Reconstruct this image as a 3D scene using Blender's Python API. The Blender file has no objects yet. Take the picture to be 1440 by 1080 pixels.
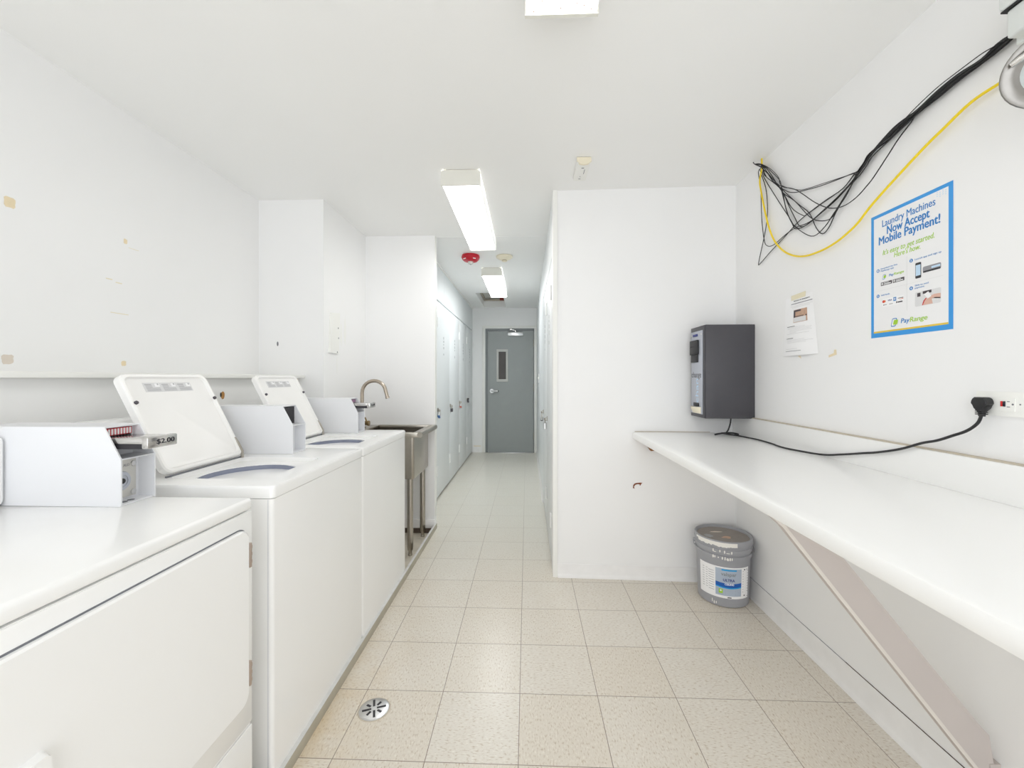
import bpy, bmesh, math, random
from mathutils import Vector, Matrix
random.seed(7)
S = bpy.context.scene
COL = S.collection
PI = math.pi

# ------------------------------------------------------------------ materials
def lin(c):
    return tuple((v/12.92 if v <= .04045 else ((v+.055)/1.055)**2.4) for v in c)

def mat(name, rgb, rough=.5, metal=0., var=.02, scale=12., bump=0., bscale=60., spec=.5, coat=0., emit=None, estr=0., trans=0.):
    m = bpy.data.materials.new(name); m.use_nodes = True
    nt = m.node_tree; nd = nt.nodes; ln = nt.links
    b = nd['Principled BSDF']
    c = lin([v/255. for v in rgb])
    b.inputs['Roughness'].default_value = rough
    b.inputs['Metallic'].default_value = metal
    b.inputs['Specular IOR Level'].default_value = spec
    b.inputs['Coat Weight'].default_value = coat
    b.inputs['Transmission Weight'].default_value = trans
    tc = nd.new('ShaderNodeTexCoord')
    if var > 0:
        n = nd.new('ShaderNodeTexNoise'); n.inputs['Scale'].default_value = scale; n.inputs['Detail'].default_value = 4
        r = nd.new('ShaderNodeMix'); r.data_type = 'RGBA'
        r.inputs[6].default_value = (*[max(0, v*(1-var)) for v in c], 1)
        r.inputs[7].default_value = (*[min(1, v*(1+var)) for v in c], 1)
        ln.new(tc.outputs['Object'], n.inputs['Vector']); ln.new(n.outputs['Fac'], r.inputs[0]); ln.new(r.outputs[2], b.inputs['Base Color'])
    else:
        b.inputs['Base Color'].default_value = (*c, 1)
    if bump > 0:
        n2 = nd.new('ShaderNodeTexNoise'); n2.inputs['Scale'].default_value = bscale; n2.inputs['Detail'].default_value = 3
        bp = nd.new('ShaderNodeBump'); bp.inputs['Strength'].default_value = bump; bp.inputs['Distance'].default_value = .002
        ln.new(tc.outputs['Object'], n2.inputs['Vector']); ln.new(n2.outputs['Fac'], bp.inputs['Height']); ln.new(bp.outputs['Normal'], b.inputs['Normal'])
    if emit:
        b.inputs['Emission Color'].default_value = (*lin([v/255. for v in emit]), 1)
        b.inputs['Emission Strength'].default_value = estr
    return m

def M_floor():
    m = bpy.data.materials.new('vinyl_tile'); m.use_nodes = True
    nt = m.node_tree; nd = nt.nodes; ln = nt.links; b = nd['Principled BSDF']
    geo = nd.new('ShaderNodeNewGeometry')
    sep = nd.new('ShaderNodeSeparateXYZ'); ln.new(geo.outputs['Position'], sep.inputs[0])
    def math_(op, a, bb=None, clamp=False):
        n = nd.new('ShaderNodeMath'); n.operation = op; n.use_clamp = clamp
        for i, v in enumerate((a, bb)):
            if v is None: continue
            if isinstance(v, (int, float)): n.inputs[i].default_value = v
            else: ln.new(v, n.inputs[i])
        return n.outputs[0]
    T = .3048
    u = math_('DIVIDE', math_('ADD', sep.outputs[0], .028 + T*40), T)
    v = math_('DIVIDE', math_('ADD', sep.outputs[1], -1.346 + T*40), T)
    fu = math_('FRACT', u); fv = math_('FRACT', v)
    def line(f):
        d = math_('MINIMUM', f, math_('SUBTRACT', 1., f))
        mr = nd.new('ShaderNodeMapRange'); mr.interpolation_type = 'SMOOTHSTEP'; mr.inputs[1].default_value = .0018; mr.inputs[2].default_value = .0062
        mr.inputs[3].default_value = 1; mr.inputs[4].default_value = 0
        ln.new(d, mr.inputs[0]); return mr.outputs[0]
    grout = math_('MAXIMUM', line(fu), line(fv))
    # per tile tone
    comb = nd.new('ShaderNodeCombineXYZ'); ln.new(math_('FLOOR', u), comb.inputs[0]); ln.new(math_('FLOOR', v), comb.inputs[1])
    wn = nd.new('ShaderNodeTexWhiteNoise'); wn.noise_dimensions = '3D'; ln.new(comb.outputs[0], wn.inputs['Vector'])
    # grain: stretched flecks turned by quarter per tile
    turn = math_('GREATER_THAN', wn.outputs['Value'], .35)
    mA = nd.new('ShaderNodeMapping'); mA.inputs['Scale'].default_value = (75, 190, 1); ln.new(geo.outputs['Position'], mA.inputs[0])
    mB = nd.new('ShaderNodeMapping'); mB.inputs['Scale'].default_value = (190, 75, 1); ln.new(geo.outputs['Position'], mB.inputs[0])
    mv = nd.new('ShaderNodeMix'); mv.data_type = 'VECTOR'; ln.new(turn, mv.inputs[0]); ln.new(mA.outputs[0], mv.inputs[4]); ln.new(mB.outputs[0], mv.inputs[5])
    fl = nd.new('ShaderNodeTexNoise'); fl.inputs['Scale'].default_value = 1.; fl.inputs['Detail'].default_value = 3; ln.new(mv.outputs[1], fl.inputs['Vector'])
    cl = nd.new('ShaderNodeTexNoise'); cl.inputs['Scale'].default_value = 7.; cl.inputs['Detail'].default_value = 6; cl.inputs['Roughness'].default_value = .65; ln.new(geo.outputs['Position'], cl.inputs['Vector'])
    def mix(f, a, c, blend='MIX'):
        n = nd.new('ShaderNodeMix'); n.data_type = 'RGBA'; n.blend_type = blend
        if isinstance(f, (int, float)): n.inputs[0].default_value = f
        else: ln.new(f, n.inputs[0])
        for i, q in ((6, a), (7, c)):
            if isinstance(q, tuple): n.inputs[i].default_value = (*q, 1)
            else: ln.new(q, n.inputs[i])
        return n.outputs[2]
    L = lambda *c: lin([q/255. for q in c])
    base = mix(cl.outputs['Fac'], L(226, 222, 214), L(215, 208, 196))
    tone = mix(math_('MULTIPLY', wn.outputs['Value'], .5), base, L(214, 204, 188))
    def rng(src, lo, hi, a=0, bb=1):
        mr = nd.new('ShaderNodeMapRange'); mr.inputs[1].default_value = lo; mr.inputs[2].default_value = hi; mr.inputs[3].default_value = a; mr.inputs[4].default_value = bb
        ln.new(src, mr.inputs[0]); return mr.outputs[0]
    fleck = rng(fl.outputs['Fac'], .55, .70, 0, .65)
    c1 = mix(fleck, tone, L(172, 152, 124))
    c1 = mix(rng(fl.outputs['Fac'], .42, .28, 0, .5), c1, L(246, 242, 232))
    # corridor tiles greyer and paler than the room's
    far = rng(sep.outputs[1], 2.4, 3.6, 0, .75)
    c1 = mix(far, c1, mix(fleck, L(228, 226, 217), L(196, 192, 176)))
    # rust-yellow water stain along the machines
    st = math_('MULTIPLY', rng(sep.outputs[0], -.50, -.76, 0, 1), rng(sep.outputs[1], 2.2, 1.2, .1, 1))
    st = math_('MULTIPLY', st, rng(cl.outputs['Fac'], .35, .65, .2, 1))
    c1 = mix(math_('MULTIPLY', st, .6, True), c1, L(214, 184, 130))
    c1 = mix(math_('MULTIPLY', grout, rng(sep.outputs[1], 2.4, 4.5, .85, .3)), c1, L(112, 92, 78))
    ln.new(c1, b.inputs['Base Color'])
    b.inputs['Roughness'].default_value = .28
    bp = nd.new('ShaderNodeBump'); bp.inputs['Strength'].default_value = .15; bp.inputs['Distance'].default_value = .002; bp.invert = True
    ln.new(grout, bp.inputs['Height']); ln.new(bp.outputs['Normal'], b.inputs['Normal'])
    return m

M = dict(
    wall=mat('wall_paint', (242, 242, 242), .42, var=.012, scale=3, bump=.05, bscale=45),
    lowwall=mat('lower_wall_paint', (241, 241, 240), .5, var=.02, scale=5, bump=.05),
    ceil=mat('ceiling_paint', (244, 244, 243), .5, var=.012, scale=3, bump=.04, bscale=40),
    trim=mat('trim_paint', (240, 240, 236), .4, var=.02, scale=10),
    cove=mat('cove_base', (238, 237, 236), .42, var=.05, scale=18),
    white=mat('appliance_enamel', (246, 246, 245), .22, var=.008, scale=4, spec=.5, coat=.2),
    white2=mat('coin_box_enamel', (230, 231, 234), .35, var=.01, scale=6),
    lidw=mat('lid_enamel', (245, 244, 242), .3, var=.012, scale=9),
    seam=mat('seam_grey', (120, 122, 128), .6),
    black=mat('black_plastic', (30, 30, 32), .45, var=.1),
    dark=mat('dark_void', (52, 50, 54), .7),
    rubber=mat('grey_rubber', (84, 80, 86), .6),
    chrome=mat('chrome', (205, 203, 200), .16, 1., var=.06, scale=30),
    steel=mat('brushed_steel', (178, 172, 162), .28, 1., var=.07, scale=40),
    steel2=mat('faucet_nickel', (186, 174, 160), .26, 1., var=.05, scale=40),
    brass=mat('aged_brass', (150, 128, 92), .3, 1., var=.1, scale=40),
    tub=mat('tub_rim', (150, 156, 176), .25, var=.1, scale=20, coat=.3),
    basket=mat('basket_enamel', (226, 227, 232), .35, var=.03),
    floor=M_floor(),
    pan=mat('pan_concrete', (205, 198, 184), .7, var=.28, scale=14, bump=.3, bscale=30),
    curbf=mat('curb_face', (176, 170, 154), .6, var=.14, scale=22, bump=.2),
    curbt=mat('curb_top', (212, 212, 210), .5, var=.16, scale=30),
    counter=mat('counter_laminate', (246, 246, 245), .3, var=.006, scale=5, coat=.1),
    caulk=mat('dirty_caulk', (196, 186, 170), .7, var=.12, scale=40),
    wood=mat('raw_wood', (140, 92, 44), .6, var=.2, scale=30),
    bracem=mat('brace_paint', (196, 188, 184), .5, var=.05, scale=8),
    door=mat('grey_door_paint', (155, 160, 159), .45, var=.04, scale=9),
    frame=mat('grey_frame_paint', (130, 134, 135), .45, var=.04, scale=9),
    silver=mat('silver_metal', (214, 214, 214), .3, 1., var=.03),
    locker=mat('locker_paint', (228, 231, 232), .4, var=.02, scale=4, bump=.05, bscale=20),
    hinge=mat('painted_hinge', (240, 241, 240), .4, var=.04, scale=60),
    lens1=mat('light_diffuser', (250, 250, 250), .4, var=0, emit=(255, 254, 252), estr=6.8),
    lens2=mat('corridor_light_diffuser', (250, 250, 250), .4, var=0, emit=(252, 254, 255), estr=11.5),
    lens0=mat('dim_light_diffuser', (240, 240, 238), .4, var=.03, scale=20, emit=(255, 254, 250), estr=2.5),
    lensside=mat('diffuser_side', (250, 250, 250), .4, var=0, emit=(255, 254, 252), estr=.25),
    fixture=mat('fixture_enamel', (228, 227, 219), .4, var=.02),
    red=mat('alarm_red', (196, 20, 44), .35, var=.05),
    cream=mat('cream_plastic', (236, 228, 205), .45, var=.03),
    clear=mat('strobe_lens', (225, 222, 215), .15, var=.05, coat=.5),
    machine=mat('charcoal_enamel', (74, 73, 78), .42, var=.05, scale=25),
    silverp=mat('silver_panel', (186, 190, 200), .3, .3, var=.12, scale=5),
    yellow=mat('yellow_cable', (244, 214, 30), .4, var=.04),
    paper=mat('paper', (246, 246, 247), .6, var=.006),
    poster_white=mat('poster_white', (240, 240, 241), .45, var=.005),
    pblue=mat('poster_blue', (48, 152, 226), .4, var=.02),
    tblue=mat('print_blue', (40, 126, 196), .5, var=0),
    tgreen=mat('print_green', (164, 208, 52), .5, var=0),
    tyellow=mat('print_yellow', (232, 200, 70), .5, var=0),
    tgrey=mat('print_grey', (150, 150, 156), .6, var=0),
    lgrey=mat('print_pale_grey', (222, 222, 223), .6, var=0),
    midgrey=mat('print_mid_grey', (188, 188, 190), .6, var=0),
    tblack=mat('print_black', (44, 44, 50), .5, var=0),
    pblack=mat('print_charcoal', (70, 62, 66), .5, var=.2, scale=90),
    skin=mat('print_skin', (220, 180, 164), .5, var=.15, scale=60),
    orange=mat('print_orange', (228, 110, 50), .5, var=.1),
    cardred=mat('print_red', (206, 40, 40), .5, var=.1),
    tan=mat('print_tan', (196, 160, 136), .5, var=.3, scale=70),
    pale_blue=mat('print_pale_blue', (196, 222, 244), .5, var=.05),
    tape=mat('masking_tape', (232, 224, 196), .6, var=.04, scale=40),
    residue=mat('tape_residue', (234, 218, 184), .6, var=.1, scale=30),
    residue2=mat('faded_tape_residue', (222, 212, 200), .6, var=.1, scale=30),
    holem=mat('crumbled_plaster', (176, 130, 74), .8, var=.3, scale=60),
    lidtop=mat('worn_lid_top', (142, 135, 129), .55, var=.14, scale=30),
    rust=mat('exposed_drywall', (126, 66, 34), .8, var=.4, scale=60),
    pail=mat('grey_pail', (160, 161, 166), .45, var=.04, scale=10),
    paillid=mat('grey_pail_lid', (140, 138, 137), .5, var=.12, scale=25),
    paint=mat('dried_paint', (240, 238, 232), .5, var=.03),
    plabel=mat('label_blue_grey', (176, 188, 204), .45, var=.05, scale=20),
    navy=mat('label_navy', (38, 50, 130), .45, var=.04),
    royal=mat('label_royal_blue', (22, 90, 178), .45, var=.1),
    cyan=mat('label_cyan', (30, 160, 220), .45, var=.05),
    bulb=mat('reflector_lens', (206, 214, 214), .12, .0, var=.05, coat=.6),
    lampw=mat('light_box_white', (224, 228, 226), .4, var=.03),
    outlet=mat('outlet_plastic', (244, 244, 240), .3, var=.01),
    glassdark=mat('wired_glass', (96, 92, 90), .3, var=.15, scale=6, spec=.15),
    hatchw=mat('hatch_panel', (206, 205, 200), .6, var=.05),
    pipe=mat('red_pipe', (150, 60, 50), .5, var=.1),
    grime=mat('grime', (92, 80, 70), .9, var=.3, scale=60),
)

# ------------------------------------------------------------------ mesh builder
class B:
    def __init__(self): self.bm = bmesh.new(); self.mi = 0
    def _new(self, geom):
        for f in geom:
            if isinstance(f, bmesh.types.BMFace): f.material_index = self.mi
    def box(self, x0, x1, y0, y1, z0, z1, bevel=0, seg=2, rot=None):
        r = bmesh.ops.create_cube(self.bm, size=1)
        vs = r['verts']
        for v in vs:
            v.co = Vector((x0+(v.co.x+.5)*(x1-x0), y0+(v.co.y+.5)*(y1-y0), z0+(v.co.z+.5)*(z1-z0)))
        fs = set(f for v in vs for f in v.link_faces)
        self._new(fs)
        if bevel > 0:
            es = set(e for v in vs for e in v.link_edges)
            rr = bmesh.ops.bevel(self.bm, geom=list(es), offset=bevel, segments=seg, profile=.5, affect='EDGES')
            self._new(rr['faces'])
        return self
    def face(self, pts):
        f = self.bm.faces.new([self.bm.verts.new(p) for p in pts]); f.material_index = self.mi; return self
    def prism(self, poly, axis, a0, a1):
        """poly: list of 2D points; axis 'x': (y,z), 'y': (x,z), 'z': (x,y)"""
        def P(p, a):
            return {'x': (a, p[0], p[1]), 'y': (p[0], a, p[1]), 'z': (p[0], p[1], a)}[axis]
        lo = [self.bm.verts.new(P(p, a0)) for p in poly]; hi = [self.bm.verts.new(P(p, a1)) for p in poly]
        n = len(poly); fs = [self.bm.faces.new(lo), self.bm.faces.new(hi[::-1])]
        for i in range(n): fs.append(self.bm.faces.new([lo[i], hi[i], hi[(i+1) % n], lo[(i+1) % n]]))
        self._new(fs); return self
    def loft(self, rings, close=True, cap0=True, cap1=True):
        rv = [[self.bm.verts.new(p) for p in r] for r in rings]; fs = []
        n = len(rings[0])
        for a, b in zip(rv, rv[1:]):
            for i in range(n if close else n-1):
                fs.append(self.bm.faces.new([a[i], a[(i+1) % n], b[(i+1) % n], b[i]]))
        if cap0: fs.append(self.bm.faces.new(rv[0][::-1]))
        if cap1: fs.append(self.bm.faces.new(rv[-1]))
        self._new(fs); return self
    def lathe(self, prof, c=(0, 0, 0), axis='z', n=32, cap0=True, cap1=True):
        rings = []
        for r, h in prof:
            ring = []
            for i in range(n):
                a = 2*PI*i/n; u, v = r*math.cos(a), r*math.sin(a)
                p = {'z': (u, v, h), 'x': (h, u, v), 'y': (v, h, u)}[axis]
                ring.append(Vector(p)+Vector(c))
            rings.append(ring)
        return self.loft(rings, True, cap0, cap1)
    def tube(self, pts, r, n=8, smooth=0, caps=True):
        pts = [Vector(p) for p in pts]
        if smooth:
            q = []
            for i in range(len(pts)-1):
                p0 = pts[max(i-1, 0)]; p1 = pts[i]; p2 = pts[i+1]; p3 = pts[min(i+2, len(pts)-1)]
                for k in range(smooth):
                    t = k/smooth
                    q.append(.5*((2*p1)+(-p0+p2)*t+(2*p0-5*p1+4*p2-p3)*t*t+(-p0+3*p1-3*p2+p3)*t**3))
            q.append(pts[-1]); pts = q
        up = None; rings = []
        for i, p in enumerate(pts):
            d = (pts[min(i+1, len(pts)-1)]-pts[max(i-1, 0)])
            if d.length < 1e-9: d = Vector((0, 0, 1))
            d.normalize()
            if up is None:
                up = d.orthogonal().normalized()
            else:
                up = (up-d*up.dot(d))
                if up.length < 1e-6: up = d.orthogonal()
                up.normalize()
            s = d.cross(up); rad = r[i] if isinstance(r, (list, tuple)) else r
            rings.append([p+rad*(math.cos(2*PI*k/n)*up+math.sin(2*PI*k/n)*s) for k in range(n)])
        return self.loft(rings, True, caps, caps)
    def build(self, name, m, parent=None, smooth=35, kind=None, recalc=True):
        bm = self.bm
        if recalc: bmesh.ops.recalc_face_normals(bm, faces=bm.faces[:])
        off = wloc(parent) if parent else Vector((0, 0, 0))
        for v in bm.verts: v.co -= off
        me = bpy.data.meshes.new(name)
        if smooth:
            for f in bm.faces: f.smooth = True
        bm.to_mesh(me); bm.free()
        if smooth:
            me.set_sharp_from_angle(angle=math.radians(smooth))
        for q in (m if isinstance(m, (list, tuple)) else [m]): me.materials.append(M[q] if isinstance(q, str) else q)
        o = bpy.data.objects.new(name, me); COL.objects.link(o)
        if parent: o.parent = parent
        if kind: o['kind'] = kind
        return o

def wloc(o):
    v = Vector((0, 0, 0))
    while o: v += o.location; o = o.parent
    return v
def tag(o, label, cat, group=None):
    o['label'] = label; o['category'] = cat
    if group: o['group'] = group
    return o
def thing(name, loc, label, cat, group=None):
    o = bpy.data.objects.new(name, None); COL.objects.link(o); o.location = loc; o.empty_display_size = .05
    return tag(o, label, cat, group)
def struct(name, b, m, parent=None, smooth=35): return b.build(name, m, parent, smooth, 'structure' if parent is None else None)
def plain(name, m, parent, *d, bevel=0, seg=2): return B().box(*d, bevel=bevel, seg=seg).build(name, m, parent)
def rrect(w0, w1, h0, h1, r, n=6, m=0):
    if m:
        q = rrect(w0, w1, h0, h1, r, n); out = []
        for i, a in enumerate(q):
            out.append(a)
            if (i+1) % (n+1) == 0:
                b = q[(i+1) % len(q)]
                for k in range(1, m): out.append((a[0]+(b[0]-a[0])*k/m, a[1]+(b[1]-a[1])*k/m))
        return out
    pts = []
    for cx, cy, a0 in ((w1-r, h1-r, 0), (w0+r, h1-r, 90), (w0+r, h0+r, 180), (w1-r, h0+r, 270)):
        for k in range(n+1):
            a = math.radians(a0+90*k/n); pts.append((cx+r*math.cos(a), cy+r*math.sin(a)))
    return pts

def lettering(name, s, mapf, u0, u1, v0, cap, m, parent, bold=0., shear=0., res=3):
    c = bpy.data.curves.new('t', 'FONT'); c.body = s; c.shear = shear; c.resolution_u = res; c.extrude = .02
    o = bpy.data.objects.new('t', c); COL.objects.link(o)
    bpy.context.view_layer.update()
    t = bpy.data.meshes.new_from_object(o.evaluated_get(bpy.context.evaluated_depsgraph_get()))
    bpy.data.objects.remove(o); bpy.data.curves.remove(c)
    xs = [v.co.x for v in t.vertices]; x0, x1 = min(xs), max(xs)
    off = wloc(parent); vs = []; fs = []
    n = len(t.vertices); k = cap/.70
    for dx, dy in (((-1, 0), (1, 0), (0, -.7), (0, .7)) if bold else ((0, 0),)):     # heavier strokes: nudged repeats of the same letters
        base = len(vs)
        for v in t.vertices:
            u = u0+(v.co.x-x0)/(x1-x0)*(u1-u0)+dx*bold*k; w = v0+(v.co.y+dy*bold)*k
            vs.append(Vector(mapf(u, w, .0003+.00002*dx+.00003*dy if v.co.z > 0 else 0))-off)
        fs += [[base+i for i in f.vertices] for f in t.polygons]
    bpy.data.meshes.remove(t)
    me = bpy.data.meshes.new(name); me.from_pydata(vs, [], fs); me.update()
    me.materials.append(M[m]); ob = bpy.data.objects.new(name, me); COL.objects.link(ob); ob.parent = parent
    return ob
def patch(name, poly, mapf, m, parent, w0=0., w1=.0003):
    """thin printed or stuck patch; poly in (u, v)"""
    b = B(); b.loft([[mapf(u, v, w0) for u, v in poly], [mapf(u, v, w1) for u, v in poly]])
    return b.build(name, m, parent, smooth=0)
def rect(u0, u1, v0, v1): return [(u0, v0), (u1, v0), (u1, v1), (u0, v1)]
def circ(u, v, r, n=16, sq=1.): return [(u+r*math.cos(2*PI*k/n), v+r*sq*math.sin(2*PI*k/n)) for k in range(n)]
def multi(name, polys, mapf, m, parent, w0=0., w1=.0003):
    b = B()
    for p in polys: b.loft([[mapf(u, v, w0) for u, v in p], [mapf(u, v, w1) for u, v in p]])
    return b.build(name, m, parent, smooth=0)
def sqr(cu, cv, ru, rv, seed=0):
    rnd = random.Random(seed); q = []
    for k in range(16):
        a = 2*PI*k/16+.2; c, s = math.cos(a), math.sin(a); m = max(abs(c), abs(s)); j = 1+.16*(rnd.random()-.5)
        q.append((cu+ru*c/m*j, cv+rv*s/m*j))
    return q
def blob(cu, cv, ru, rv, n=14, j=.25, seed=0):
    rnd = random.Random(seed); return [(cu+ru*(1+j*(rnd.random()-.6))*math.cos(2*PI*k/n), cv+rv*(1+j*(rnd.random()-.6))*math.sin(2*PI*k/n)) for k in range(n)]
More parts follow.
